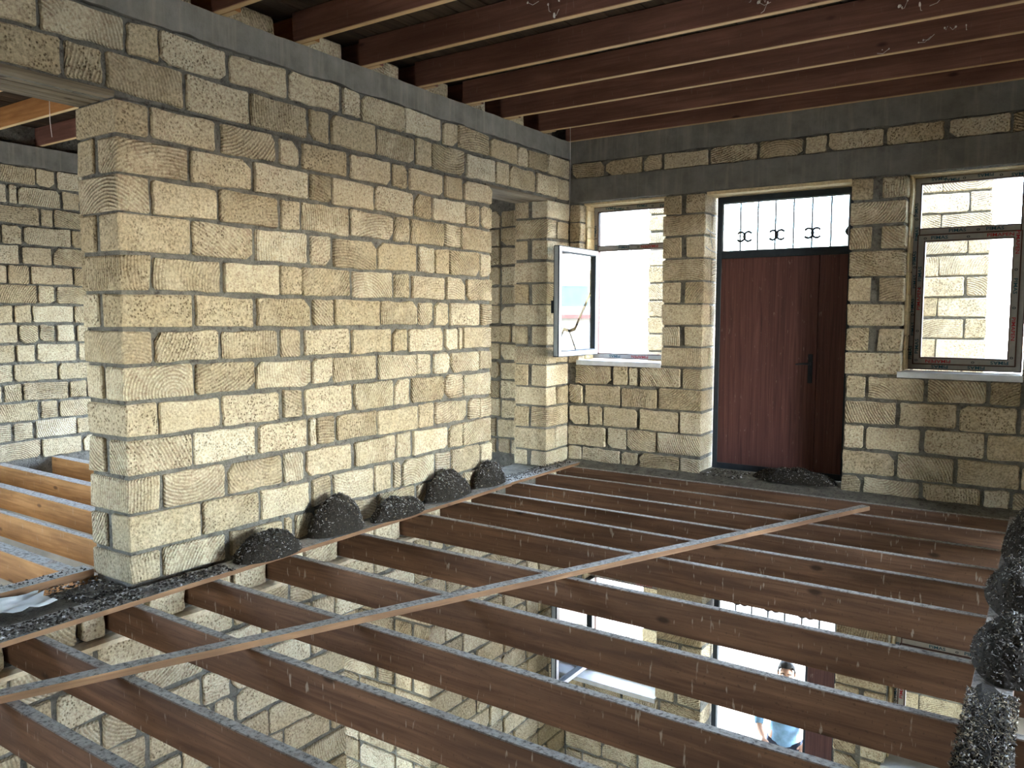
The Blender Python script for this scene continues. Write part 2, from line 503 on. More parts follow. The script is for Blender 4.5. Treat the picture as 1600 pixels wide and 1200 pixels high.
# ------------------------------------------------------------------ stones
def flat_stone(parent, O, U, Nn, u0, u1, zA, zB, rng, name='stone'):
    """one wall stone seen from its face. zA=(bottom at u0, bottom at u1), zB likewise for the top"""
    g = 0.0135
    a, b_ = u0 + g * rng.uniform(0.4, 1.7), u1 - g * rng.uniform(0.4, 1.7)
    if b_ - a < 0.03:
        b_ = a + 0.03
    def zz(p, u): return p[0] + (p[1] - p[0]) * ((u - u0) / max(1e-6, u1 - u0))
    gz = 0.0125
    lo0, lo1 = zz(zA, a) + gz * rng.uniform(0.3, 1.6), zz(zA, b_) + gz * rng.uniform(0.3, 1.6)
    hi0, hi1 = zz(zB, a) - gz * rng.uniform(0.4, 1.9), zz(zB, b_) - gz * rng.uniform(0.4, 1.9)
    w, h = b_ - a, hi0 - lo0
    cs = [(a, lo0), (b_, lo1), (b_, hi1), (a, hi0)]
    pts = []
    for i in range(4):
        p, q, o = cs[i], cs[(i + 1) % 4], cs[i - 1]
        ch = rng.uniform(0.006, 0.016)
        if rng.random() < 0.13:
            ch = rng.uniform(0.03, 0.065)
        ch = min(ch, 0.3 * w, 0.35 * h)
        dq = Vector((q[0] - p[0], q[1] - p[1])); do = Vector((o[0] - p[0], o[1] - p[1]))
        c2 = min(ch * rng.uniform(0.6, 1.4), 0.3 * w)
        pts.append(Vector(p) + do.normalized() * ch)
        pts.append(Vector(p) + dq.normalized() * c2)
        nm = 4 if abs(dq.x) > 0.25 else 2
        for k in range(nm):
            t = (k + 1) / (nm + 1)
            m_ = Vector(p) + dq * t
            nrm = Vector((-dq.y, dq.x)).normalized()
            pts.append(m_ + nrm * rng.uniform(-0.005, 0.007))
    c = Vector(((a + b_) / 2, (lo0 + hi1) / 2))
    n = len(pts)
    proud = rng.uniform(-0.003, 0.011)
    tilt = rng.uniform(-0.006, 0.006)
    O = Vector(O); U = Vector(U); Nn = Vector(Nn)
    Cw = O + U * c.x + Vector((0, 0, c.y))
    vs = []
    for p in pts:
        d = p - c
        dd = d * (1 - 0.006 / max(d.length, 0.02))
        vs.append(U * dd.x + Vector((0, 0, dd.y)) + Nn * (proud + tilt * d.x / max(w, .1)))
    for p in pts:
        d = p - c
        vs.append(U * d.x + Vector((0, 0, d.y)) + Nn * (proud - 0.012))
    for p in pts:
        d = p - c
        vs.append(U * d.x + Vector((0, 0, d.y)) + Nn * (-0.07))
    flip = U.cross(Vector((0, 0, 1))).dot(Nn) < 0
    fs = [tuple(range(n))]
    for rgi in (0, 1):
        for k in range(n):
            k2 = (k + 1) % n
            fs.append((rgi * n + k2, rgi * n + k, rgi * n + n + k, rgi * n + n + k2))
    if flip:
        fs = [f[::-1] for f in fs]
    return mesh_obj(name, vs, fs, M['stone'], parent, tuple(Cw))

def box_stone(parent, x0, x1, y0, y1, z0, z1, rng, name='stone', g=0.010):
    c = ((x0 + x1) / 2, (y0 + y1) / 2, (z0 + z1) / 2)
    hx, hy, hz = (x1 - x0) / 2, (y1 - y0) / 2, (z1 - z0) / 2
    dz0, dz1 = g * rng.uniform(0.6, 1.5), g * rng.uniform(0.6, 1.6)
    m = MB().bbox(-hx, hx, -hy, hy, -hz + dz0, hz - dz1, r=0.007, jit=0.005, rng=rng)
    return mesh_obj(name, m.v, m.f, M['stone'], parent, c)

def struct(o, label, cat='wall'):
    return tag(o, label, cat, kind='structure')

# ================================================================== LEFT WALL (upper storey), face x = 0
ZN = [2.834, 2.634, 2.418, 2.197, 1.97, 1.746, 1.526, 1.316, 1.101, .884, .658, .43, .2, .007]
ZF = [2.843, 2.642, 2.428, 2.206, 1.966, 1.742, 1.524, 1.304, 1.102, .868, .652, .421, .178, 0.0]
YN, YD, YP = -5.115, -1.45, -0.46          # near end, doorway near jamb, doorway far jamb
JL = [
 [-4.901, -4.429, -3.959, -3.76, -3.301, -2.832, -2.625, -2.167, -1.895],
 [-4.65, -4.176, -3.692, -3.472, -3.024, -2.556, -2.325, -1.858, -1.634],
 [-4.904, -4.453, -3.965, -3.762, -3.296, -2.819, -2.614, -2.157, -1.925],
 [-4.646, -4.173, -3.697, -3.482, -3.003, -2.52, -2.303, -2.091, -1.639],
 [-4.917, -4.438, -3.969, -3.767, -3.291, -2.817, -2.607, -2.147, -1.86],
 [-4.646, -4.175, -3.689, -3.466, -2.973, -2.525, -2.31, -2.103, -1.639],
 [-4.923, -4.456, -3.981, -3.777, -3.31, -2.843, -2.656, -2.185, -1.975, -1.9],
 [-4.655, -4.193, -3.699, -3.488, -3.017, -2.541, -2.336, -2.083, -1.651],
 [-4.904, -4.462, -3.978, -3.778, -3.287, -2.826, -2.617, -2.174, -1.906],
 [-4.674, -4.195, -3.734, -3.667, -3.471, -3.027, -2.526, -2.314, -1.835, -1.646],
 [-4.903, -4.437, -3.975, -3.771, -3.296, -2.817, -2.61, -2.128, -1.913],
 [-4.635, -4.187, -3.72, -3.519, -3.07, -2.854, -2.749, -2.3, -2.083, -1.636],
 [-4.915, -4.439, -3.981, -3.886, -3.694, -3.452, -3.029, -2.566, -2.415, -1.91]]
wl = MB()
R_ = 0.019
wl.box(-0.40, -R_, YN + R_, YD - R_, -0.02, 2.84)
wl.box(-0.40, -R_, YP + R_, 0.02, -0.02, 2.84)
wl.box(-0.40, -R_, -9.0, 0.02, 2.835, 3.30)
wall_left = struct(wl.build('wall_left', M['mortar']), 'long wall of tan limestone blocks between the two doorless openings')
rng = random.Random(3)
LX = ((0, 0, 0), (0, 1, 0), (1, 0, 0))
def zl(i, y):
    t = (y - YN) / (YD - YN)
    return ZN[i] + (ZF[i] - ZN[i]) * t
for i, js in enumerate(JL):
    first = js[0]
    zt, zb = ZN[i], ZN[i + 1]
    if i % 2 == 0:
        box_stone(wall_left, -0.41, 0.004, YN, first - 0.008, zb, zt, rng)
    else:
        box_stone(wall_left, -0.19, 0.004, YN, first - 0.008, zb, zt, rng)
        box_stone(wall_left, -0.41, -0.235 - rng.uniform(-.01, .02), YN, first - 0.05, zb, zt, rng)
    ys = js + [YD]
    for a, b_ in zip(ys[:-1], ys[1:]):
        flat_stone(wall_left, *LX, a, b_, (zl(i + 1, a), zl(i + 1, b_)), (zl(i, a), zl(i, b_)), rng)
    # pier beyond the doorway
    zt, zb = ZF[i], ZF[i + 1]
    if i % 2 == 0:
        box_stone(wall_left, -0.19, 0.004, YP, -0.005, zb, zt, rng)
        box_stone(wall_left, -0.41, -0.235 - rng.uniform(-.01, .02), YP, -0.1, zb, zt, rng)
    else:
        yb = -0.26 + rng.uniform(-.02, .02)
        box_stone(wall_left, -0.41, 0.004, YP, yb, zb, zt, rng)
        flat_stone(wall_left, *LX, yb + 0.005, 0.0, (zb, zb), (zt, zt), rng)
JA = [-6.9, -6.43, -5.95, -5.384, -5.151, -4.664, -4.183, -3.697, -3.488, -3.01, -2.543, -2.325, -1.859, -1.389, -1.164, -0.684, -0.246, 0.0]
JB = [-6.7, -6.2, -5.97, -5.502, -5.028, -4.82, -4.351, -3.857, -3.364, -3.166, -2.666, -2.194, -1.967, -1.487, -1.031, -0.835, -0.456, 0.0]
def za(y): return 3.085 + (y + 5.1) * 0.001
def zlint(y): return 2.868 if y < YN else 2.845 + (2.86 - 2.845) * (y - YN) / 5.1
def ztop(y): return 3.30 + 0.012 * math.sin(y * 9)
for a, b_ in zip(JA[:-1], JA[1:]):
    flat_stone(wall_left, *LX, a, b_, (zlint(a), zlint(b_)), (za(a), za(b_)), rng)
for a, b_ in zip(JB[:-1], JB[1:]):
    flat_stone(wall_left, *LX, a, b_, (za(a), za(b_)), (ztop(a), ztop(b_)), rng)

# cast ring beam on the left wall, ragged lower edge
def ragged_beam(name, x0, x1, y0, y1, z0, z1, axis, seed, label, amp=0.022):
    r = random.Random(seed)
    m = MB()
    n = int(abs((y1 - y0) if axis == 'y' else (x1 - x0)) / 0.06)
    vs = []
    for i in range(n + 1):
        t = i / n
        zb = z0 + amp * (noise.noise(Vector((t * 30, seed, 0))) + 0.6 * noise.noise(Vector((t * 90, seed, 3))))
        zt = z1 + 0.008 * noise.noise(Vector((t * 60, seed, 7)))
        d = 0.008 * noise.noise(Vector((t * 40, seed, 9)))
        if axis == 'y':
            y = y0 + (y1 - y0) * t
            vs += [(x0, y, zb), (x1 + d, y, zb), (x1 + d * 0.4, y, (zb + zt) / 2), (x1 + d, y, zt), (x0, y, zt)]
        else:
            x = x0 + (x1 - x0) * t
            vs += [(x, y1, zb), (x, y0 - d, zb), (x, y0 - d * 0.4, (zb + zt) / 2), (x, y0 - d, zt), (x, y1, zt)]
    fs = []
    for i in range(n):
        for k in range(5):
            a, b2 = i * 5 + k, i * 5 + (k + 1) % 5
            f = (a, b2, b2 + 5, a + 5)
            fs.append(f if axis == 'x' else f[::-1])
    e0 = tuple(range(5)); e1 = tuple(n * 5 + k for k in range(5))
    fs.append(e0 if axis == 'y' else e0[::-1]); fs.append(e1[::-1] if axis == 'y' else e1)
    m.add(vs, fs)
    return struct(m.build(name, M['concrete']), label, 'beam')
ragged_beam('trim_1', -0.42, 0.012, -9.0, 0.0, 3.30, 3.488, 'y', 1, 'grey concrete ring beam along the top of the long block wall')

# timber lintels over the two openings of the left wall
def timber_lintel(y0, y1, zb, zt, label, boards):
    e = empty('timber_lintel', (-0.2, (y0 + y1) / 2, zb))
    tag(e, label, 'lintel')
    r = random.Random(int(-y0 * 10))
    w = 0.40 / boards
    for k in range(boards):
        x0 = -0.2 + k * w; x1 = x0 + w - 0.004
        m = MB().bbox(x0, x1, y0 - (y0 + y1) / 2, y1 - (y0 + y1) / 2, r.uniform(-.003, .004), zt - zb, r=0.003, jit=.002, rng=r)
        mesh_obj('board', m.v, m.f, M['lintel'], e)
timber_lintel(-7.6, -5.10, 2.832, 2.868, 'weathered grey timber lintel over the wide opening beside the block pier', 5)
timber_lintel(YD - 0.1, YP + 0.12, 2.815, 2.845, 'thin timber lintel over the narrow doorway near the room corner', 3)

# ================================================================== FAR WALL (upper storey), face y = 0
W1 = (0.136, 1.10, 1.12, 2.84)      # window_1 opening
DR = (1.542, 2.886, 0.02, 2.84)     # door_1 opening
W2 = (3.34, 4.24, 1.12, 2.86)       # window_2 opening
wf = MB()
wf.box(0.0, DR[0] - 0.005, R_ + 0.004, 0.39, -0.19, 1.115).box(DR[1] + 0.005, 9.4, R_ + 0.004, 0.39, -0.19, 1.115)
for x0, x1, z0, z1 in ((-5.4, -5.0, -0.2, 2.84), (-5.0, -1.3, -0.2, 0.05), (-5.0, -1.3, 2.3, 2.84), (-1.3, W1[0], -0.2, 2.84), (W1[0], W1[1], -0.2, W1[2]), (W1[1], DR[0], -0.2, 2.84), (DR[0], DR[1], -0.2, DR[2]),
                       (DR[1], W2[0], -0.2, 2.84), (W2[0], W2[1], -0.2, W2[2]), (W2[1], 9.5, -0.2, 2.84), (-5.4, 9.5, 2.84, 3.73)):
    dx0 = R_ if z1 > W1[2] and x0 in (W1[1], DR[1], W2[1]) else 0
    dx1 = -R_ if z1 > W1[2] and x1 in (W1[0], DR[0], W2[0]) and z1 == 2.84 else 0
    wf.box(x0 + dx0, x1 + dx1, R_, 0.40, z0, z1)
wall_far = struct(wf.build('wall_far', M['mortar']), 'block wall holding the brown door and two windows')
FX = ((0, 0, 0), (1, 0, 0), (0, -1, 0))
rng = random.Random(8)
Zc = [2.838, 2.637, 2.42, 2.2, 1.968, 1.745, 1.525, 1.31, 1.10, .88, .655, .425, .19, 0.0]
def row(wall, fr, xs, zb, zt, rng):
    for a, b_ in zip(xs[:-1], xs[1:]):
        flat_stone(wall, *fr, a, b_, (zb, zb), (zt, zt), rng)
below = {8: [0.079, 0.536, 0.728, 0.854, 1.329, DR[0], None, DR[1], 3.08, 3.541, 4.016, 4.25],
         9: [0.0, 0.191, 0.649, 1.071, DR[0], None, DR[1], 3.329, 3.807, 4.239, 4.4],
         10: [0.0, 0.261, 0.434, 0.854, 1.314, DR[0], None, DR[1], 3.067, 3.538, 4.011, 4.4],
         11: [0.0, 0.48, 0.717, 1.067, DR[0], None, DR[1], 3.336, 3.804, 4.271, 4.4],
         12: [0.0, 0.178, 0.645, 0.862, 1.324, DR[0], None, DR[1], 3.07, 3.537, 4.009, 4.219, 4.4]}
for i in range(13):
    zt, zb = Zc[i], Zc[i + 1]
    if i < 8:
        box_stone(wall_far, 0.006, W1[0], -0.002, 0.40, zb, zt, rng)
        odd = (i % 2 == 0)
        if odd:
            j = 1.318 + rng.uniform(-.012, .012)
            box_stone(wall_far, W1[1], j - 0.025, -0.003, 0.40, zb, zt, rng)
            box_stone(wall_far, j + 0.03, DR[0], -0.003, 0.40, zb, zt, rng)
            j = 3.10 + rng.uniform(-.015, .015)
            box_stone(wall_far, DR[1], j - 0.04, -0.003, 0.40, zb, zt, rng)
            box_stone(wall_far, j + 0.04, W2[0], -0.003, 0.40, zb, zt, rng)
        else:
            for a, b_ in ((W1[1], DR[0]), (DR[1], W2[0])):
                box_stone(wall_far, a, b_, -0.003, 0.19, zb, zt, rng)
                box_stone(wall_far, a, b_, 0.215, 0.40, zb, zt, rng)
        box_stone(wall_far, W2[1], 4.7, -0.003, 0.2, zb, zt, rng)
    else:
        xs = below[i]
        k = xs.index(None)
        left, right = xs[:k], xs[k + 1:]
        row(wall_far, FX, left[:-1], zb, zt, rng)
        box_stone(wall_far, left[-2] + 0.01, left[-1], -0.003, 0.39, zb, zt, rng)
        row(wall_far, FX, right, zb, zt, rng)
    # the same wall seen through the narrow doorway, in the next room
    x = -0.47
    while x > -1.1:
        w_ = min(rng.choice([0.2, 0.45, 0.45, 0.3]), max(0.12, x + 1.3))
        flat_stone(wall_far, *FX, x - w_, x, (zb, zb), (zt, zt), rng)
        x -= w_
TOPJ = [0.02, 0.425, 0.866, 1.077, 1.566, 2.038, 2.462, 2.674, 3.149, 3.619, 4.081, 4.5]
for a, b_ in zip(TOPJ[:-1], TOPJ[1:]):
    flat_stone(wall_far, *FX, a, b_, (3.088, 3.088), (3.265, 3.265), rng)
ragged_beam('trim_2', -0.0, 9.5, -0.008, 0.1, 2.845, 3.09, 'x', 4, 'grey concrete lintel band above the door and the windows', 0.006)
ragged_beam('trim_3', -0.0, 9.5, -0.008, 0.1, 3.262, 3.52, 'x', 5, 'grey concrete ring beam under the last ceiling joist', 0.012)

# rough mortar ledge at the foot of the far wall
def ledge():
    n, vs, fs = 60, [], []
    for i in range(n + 1):
        x = 0.0 + 4.5 * i / n
        f = noise.noise(Vector((x * 3, 0, 0))) * 0.02 + noise.noise(Vector((x * 11, 2, 0))) * 0.012
        vs += [(x, 0.02, -0.2), (x, -0.17 + f, -0.2), (x, -0.17 + f, -0.01 + f * 0.3), (x, -0.08, 0.022 + f * 0.5), (x, 0.02, 0.045 + f * 0.4)]
    for i in range(n):
        for k in range(5):
            a, b2 = i * 5 + k, i * 5 + (k + 1) % 5
            fs.append((a, b2, b2 + 5, a + 5))
    fs += [(4, 3, 2, 1, 0), tuple(n * 5 + k for k in range(5))]
    return struct(mesh_obj('trim_4', vs, fs, M['ledge']), 'rough grey mortar ledge along the foot of the door wall', 'ledge')
ledge()
m = MB().box(DR[0], DR[1], 0.0, 0.5, -0.1, 0.055)
struct(m.build('trim_5', M['ledge']), 'grey mortar threshold under the brown door', 'threshold')

# ================================================================== other walls of the upper storey
wr = MB().box(-5.4, -5.013, -9, 0.0, -0.25, 3.27).box(-5.4, -5.08, -9, 0.0, 3.27, 3.74)
wall_left_room = struct(wr.build('wall_next_room', M['mortar']), 'block wall of the next room, seen past the end of the pier')
rng = random.Random(21)
LJ = [[-3.16, -2.94], [-3.45, -3.35, -2.89], [-3.13, -2.98], [-3.32, -2.8], [-3.35, -3.01], [-3.5, -3.27, -2.79], [-3.2, -2.99], [-3.46, -3.27, -2.8],
      [-3.2, -3.01], [-3.45, -3.24, -2.78], [-3.49, -3.01], [-3.39, -2.9], [-3.23, -3.01], [-3.52, -3.3, -2.82], [-3.23, -2.77]]
NX = ((-5.0, 0, 0), (0, 1, 0), (1, 0, 0))
for k, js in enumerate(LJ):
    ys = list(js)
    while ys[0] > -5.0:
        ys.insert(0, ys[0] - rng.choice([0.46, 0.46, 0.22]))
    while ys[-1] < -1.7:
        ys.append(ys[-1] + rng.choice([0.46, 0.46, 0.22]))
    row(wall_left_room, NX, ys, 3.25 - .2165 * (k + 1), 3.25 - .2165 * k, rng)
ragged_beam('trim_6', -5.4, -4.99, -9.0, 0.0, 3.25, 3.47, 'y', 9, 'grey concrete ring beam in the next room')
bk = MB()
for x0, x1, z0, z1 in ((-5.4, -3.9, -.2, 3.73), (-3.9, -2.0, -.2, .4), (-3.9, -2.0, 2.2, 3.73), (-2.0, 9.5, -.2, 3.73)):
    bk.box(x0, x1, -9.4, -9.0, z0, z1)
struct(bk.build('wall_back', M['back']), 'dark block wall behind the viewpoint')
rt = MB()
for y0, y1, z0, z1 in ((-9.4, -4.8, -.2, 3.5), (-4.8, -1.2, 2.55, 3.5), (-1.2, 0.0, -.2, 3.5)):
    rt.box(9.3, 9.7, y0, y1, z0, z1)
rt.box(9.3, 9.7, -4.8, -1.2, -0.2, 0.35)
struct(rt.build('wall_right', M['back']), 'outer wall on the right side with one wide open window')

ri = MB().box(4.60, 4.95, -0.8, 0.0, 0.03, 3.48).box(4.60, 4.95, -9.0, -0.8, 3.0, 3.48).box(4.60, 4.95, -9.0, -5.4, 0.03, 3.0)  # unseen wall, added to keep side light off door wall and near joists
struct(ri.build('wall_right_blocker', M['render_wall']), 'unseen wall with a wide opening beside the viewpoint, added to shade the room')

# ================================================================== LOWER STOREY
ZG = -3.53
rng = random.Random(33)
wl2 = MB()
wl2.box(-0.40, -R_, -9.0, -3.40 - R_, ZG, -0.2)
wl2.box(-0.40, -R_, -2.40 + R_, 0.0, ZG, -0.2)
wl2.box(-0.40, -R_, -3.42, -2.38, -0.70, -0.2)
wall_left_lower = struct(wl2.build('wall_left_lower', M['mortar']), 'block wall of the floor below, seen between the joists')
def bond(y0, y1, k, rng, full=0.46):
    ys = [y0]
    y = y0 + (full if k % 2 else full * 0.5)
    while y < y1 - 0.12:
        ys.append(y + rng.uniform(-.02, .02))
        y += full if rng.random() < 0.68 else full * 0.46
    ys.append(y1)
    return ys
nrow = 15
for k in range(nrow):
    zb = ZG + k * 0.218; zt = min(zb + 0.218, -0.235)
    if zt - zb < 0.1: continue
    door = zb < -0.72
    for a, b_ in (((-6.9, -3.40), (-2.40, 0.0)) if door else ((-6.9, 0.0),)):
        ys = bond(a, b_, k, rng)
        if door and a == -2.40:
            w_ = ys[1] - 0.01
            box_stone(wall_left_lower, -0.41 if k % 2 else -0.19, 0.003, -2.40, w_, zb, zt, rng)
            if k % 2 == 0:
                box_stone(wall_left_lower, -0.41, -0.22, -2.40, w_, zb, zt, rng)
            ys = ys[1:]
        row(wall_left_lower, LX, ys, zb, zt, rng)
wc = MB().box(-3.2, -0.40, -2.40 + R_, -2.0, ZG, -0.45)
wall_cross = struct(wc.build('wall_cross_lower', M['mortar']), 'cross wall seen through the lower doorway between the joists')
for k in range(14):
    zb = ZG + k * 0.218; zt = zb + 0.218
    xs = [-0.42]
    while xs[0] > -2.4:
        xs.insert(0, xs[0] - rng.choice([0.46, 0.46, 0.22]))
    row(wall_cross, (((0, -2.4, 0)), (1, 0, 0), (0, -1, 0)), xs, zb, zt, rng)
# wider seat course on which the joists rest, and the infill stones between joist ends
JY = [-0.26, -.74, -1.29, -1.80, -2.25, -2.78, -3.49, -4.15, -4.76, -5.27, -5.80, -6.2]
jb = JY[::-1]
for a, b_ in zip(jb[:-1], jb[1:]):
    lo, hi = a + 0.07, b_ - 0.012
    if hi - lo > 0.36:
        mid = (lo + hi) / 2 + rng.uniform(-.08, .08)
        flat_stone(wall_left_lower, (0.03, 0, 0), (0, 1, 0), (1, 0, 0), lo, mid, (-0.235, -0.235), (-0.005, -0.005), rng)
        flat_stone(wall_left_lower, (0.03, 0, 0), (0, 1, 0), (1, 0, 0), mid, hi, (-0.235, -0.235), (-0.005, -0.005), rng)
    else:
        flat_stone(wall_left_lower, (0.03, 0, 0), (0, 1, 0), (1, 0, 0), lo, hi, (-0.235, -0.235), (-0.005, -0.005), rng)
seat = MB()
n = 80
vs, fs = [], []
for i in range(n + 1):
    y = -7 + 7 * i / n
    d = 0.055 + 0.018 * noise.noise(Vector((y * 5, 3, 1)))
    vs += [(-0.3, y, -0.27), (d, y, -0.275), (d + .01, y, -0.245), (d - 0.02, y, -0.232), (-0.3, y, -0.225)]
for i in range(n):
    for k in range(5):
        a, b2 = i * 5 + k, i * 5 + (k + 1) % 5
        fs.append((a + 5, b2 + 5, b2, a))
struct(mesh_obj('trim_7', vs, fs, M['plaster']), 'mortar bed under the joist ends on the lower block wall', 'ledge')

LW1 = (0.136, 1.10, -2.46, -0.66)
LDR = (1.60, 2.90, ZG, -0.62)
LW2 = (3.34, 4.24, -2.46, -0.66)
wf2 = MB()
for x0, x1, z0, z1 in ((-5.4, LW1[0], ZG, -0.2), (LW1[0], LW1[1], ZG, LW1[2]), (LW1[1], LDR[0], ZG, -.2), (LDR[1], LW2[0], ZG, -.2), (LW2[0], LW2[1], ZG, LW2[2]),
                       (LW2[1], 9.5, ZG, -.2), (LW1[0], LW1[1], LW1[3], -.2), (LDR[0], LDR[1], LDR[3], -.2), (LW2[0], LW2[1], LW2[3], -.2)):
    wf2.box(x0, x1, R_, 0.40, z0, z1)
wall_far_lower = struct(wf2.build('wall_far_lower', M['mortar']), 'window and door wall of the floor below')
for k in range(15):
    zb = ZG + k * 0.218; zt = zb + 0.218
    if zt > -0.2: zt = -0.2
    if zt - zb < 0.1: continue
    mid = (zb + zt) / 2
    win = LW1[2] < mid < LW1[3]
    if win:
        box_stone(wall_far_lower, 0.006, LW1[0], -0.003, 0.4, zb, zt, rng)
        for a, b_ in ((LW1[1], LDR[0]), (LDR[1], LW2[0])):
            if k % 2:
                j = (a + b_) / 2 + rng.uniform(-.03, .03)
                box_stone(wall_far_lower, a, j - .02, -0.003, 0.4, zb, zt, rng)
                box_stone(wall_far_lower, j + .02, b_, -0.003, 0.4, zb, zt, rng)
            else:
                box_stone(wall_far_lower, a, b_, -0.003, 0.4, zb, zt, rng)
    elif mid > LW1[3]:
        row(wall_far_lower, FX, bond(0.0, 4.4, k, rng), zb, zt, rng)
    else:
        xs = bond(0.0, LDR[0], k, rng)
        row(wall_far_lower, FX, xs[:-1], zb, zt, rng)
        box_stone(wall_far_lower, xs[-2] + .008, LDR[0], -0.003, 0.39, zb, zt, rng)
        row(wall_far_lower, FX, bond(LDR[1], 4.4, k, rng), zb, zt, rng)
rl = MB().box(4.20, 4.60, -9.0, 0.0, ZG, -0.22)
struct(rl.build('wall_right_lower', M['render_wall']), 'wall of the floor below carrying the right ends of the joists')
lb = MB()
lb.box(-5.4, -5.0, -9, 0, ZG, -.2)
for x0, x1, z0, z1 in ((-5.4, -4.0, ZG, -.2), (-4.0, -1.4, ZG, -2.9), (-4.0, -1.4, -.9, -.2), (-1.4, 1.2, ZG, -.2), (1.2, 2.8, -1.2, -.2), (2.8, 9.7, ZG, -.2)):
    lb.box(x0, x1, -9.4, -9.0, z0, z1)
lb.box(9.3, 9.7, -9, 0, ZG, -.2)
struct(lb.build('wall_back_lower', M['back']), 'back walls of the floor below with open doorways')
fl = MB().box(-5.4, 9.7, -9.4, 0.4, ZG - 0.15, ZG)
struct(fl.build('floor', M['earth']), 'bare dusty ground floor far below the joists', 'floor')

# ================================================================== JOISTS
def beam(name, x0, x1, y0, y1, z0, z1, mat, rng, seg=14, wob=0.005, parent=None):
    """a long sawn joist with slightly wandering edges"""
    vs, fs = [], []
    ph = rng.uniform(0, 50)
    r = 0.004
    cx, cy, cz = (x0 + x1) / 2, (y0 + y1) / 2, (z0 + z1) / 2
    for i in range(seg + 1):
        x = x0 + (x1 - x0) * i / seg
        dy = wob * noise.noise(Vector((x * 0.5 + ph, 0, 0))) * 2
        dz = wob * noise.noise(Vector((x * 0.4 + ph, 5, 0)))
        e = 0.0015 * noise.noise(Vector((x * 6 + ph, 9, 0)))
        yy0, yy1, zz0, zz1 = y0 + dy, y1 + dy, z0 + dz, z1 + dz
        for (py, pz) in ((yy0, zz0 + r), (yy0 + r, zz0), (yy1 - r, zz0), (yy1, zz0 + r), (yy1, zz1 - r), (yy1 - r, zz1 + e), (yy0 + r, zz1 + e), (yy0, zz1 - r)):
            vs.append((x - cx, py - cy, pz - cz))
    for i in range(seg):
        for k in range(8):
            a, b2 = i * 8 + k, i * 8 + (k + 1) % 8
            fs.append((a, a + 8, b2 + 8, b2))
    fs.append(tuple(range(8))); fs.append(tuple(seg * 8 + k for k in range(7, -1, -1)))
    return mesh_obj(name, vs, fs, mat, parent, (cx, cy, cz))

ORD = ['first', 'second', 'third', 'fourth', 'fifth', 'sixth', 'seventh', 'eighth', 'ninth', 'tenth', 'eleventh', 'twelfth', 'thirteenth']
rng = random.Random(5)
for k, y in enumerate(JY):
    h = 0.20 + rng.uniform(-.004, .006)
    o = beam('floor_joist', -0.12, 6.8, y, y + 0.052, -h, 0.0, M['joist'], rng)
    if k == 0:
        lab = 'brown floor joist lying closest to the door wall ledge'
    else:
        lab = 'brown floor joist with dusty top edge, %s out from the door wall' % ORD[k]
    tag(o, lab, 'joist', 'floor joists of the room')
LY = [-3.12, -3.72, -4.24, -4.74, -5.19, -5.75, -6.3]
for k, y in enumerate(LY):
    o = beam('floor_joist', -5.1, -0.12 if y > -5.0 else -0.415, y + 0.055 if any(abs(y - q) < .06 for q in JY) else y, y + 0.105, -0.2, 0.0, M['joist_l'], rng)
    tag(o, 'pale orange floor joist in the next room, %s from its far end' % ORD[k], 'joist', 'floor joists of the next room')

ZB = 3.49
CY = [-0.07, -0.63, -1.288, -1.885, -2.523, -3.165, -3.803, -4.453, -5.10, -5.75, -6.4]
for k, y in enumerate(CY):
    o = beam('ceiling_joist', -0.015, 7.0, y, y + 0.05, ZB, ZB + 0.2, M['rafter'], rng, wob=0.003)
    if k == 0:
        lab = 'dark brown ceiling joist tight against the door wall'
    else:
        lab = 'dark red-brown ceiling joist with pale bottom edge, %s out from the door wall' % ORD[k]
    tag(o, lab, 'joist', 'ceiling joists over the room')
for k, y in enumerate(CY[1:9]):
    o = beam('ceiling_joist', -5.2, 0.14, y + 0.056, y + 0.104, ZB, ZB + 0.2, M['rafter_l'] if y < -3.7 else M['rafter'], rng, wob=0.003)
    tag(o, 'ceiling joist of the next room lapped behind the %s room joist on the wall' % ORD[k + 1], 'joist', 'ceiling joists over the next room')

# stones packed between the ceiling joist ends on top of the left wall
top = empty('wall_left_top', (-0.2, -3.0, ZB)); struct(top, 'stones packed between the ceiling joist ends on the long wall')
rng = random.Random(41)
cc = CY[::-1]
for a, b_ in zip(cc[:-1], cc[1:]):
    y0, y1 = a + 0.115, b_ - 0.02
    m = MB().bbox(-0.42 + 0.2, -0.17 + 0.2, y0 + 3.0, y1 + 3.0, 0.0, 0.19, r=0.012, jit=0.008, rng=rng)
    c = (-0.295 + .2, (y0 + y1) / 2 + 3.0, 0.095)
    mesh_obj('stone', [(v[0] - c[0], v[1] - c[1], v[2] - c[2]) for v in m.v], m.f, M['stone'], top, c)

# ceiling boards
cl = MB().box(-5.8, 9.8, -9.6, 1.3, ZB + 0.232, ZB + 0.30)  # slab runs out over the porch, extended to shade its piers
ceiling = struct(cl.build('ceiling', M['board']), 'dark boarded ceiling above the joists', 'ceiling')
x = -5.2
rng = random.Random(17)
while x < 7.0:
    w_ = rng.choice([0.12, 0.14, 0.16])
    m = MB().bbox(-w_ / 2, w_ / 2 - 0.006, -4.8, 4.8, -0.014, 0.014, r=0.002)
    mesh_obj('plank', m.v, m.f, M['board'], ceiling, (x + w_ / 2, -4.3, ZB + 0.218 + rng.uniform(-.003, .003)))
    x += w_

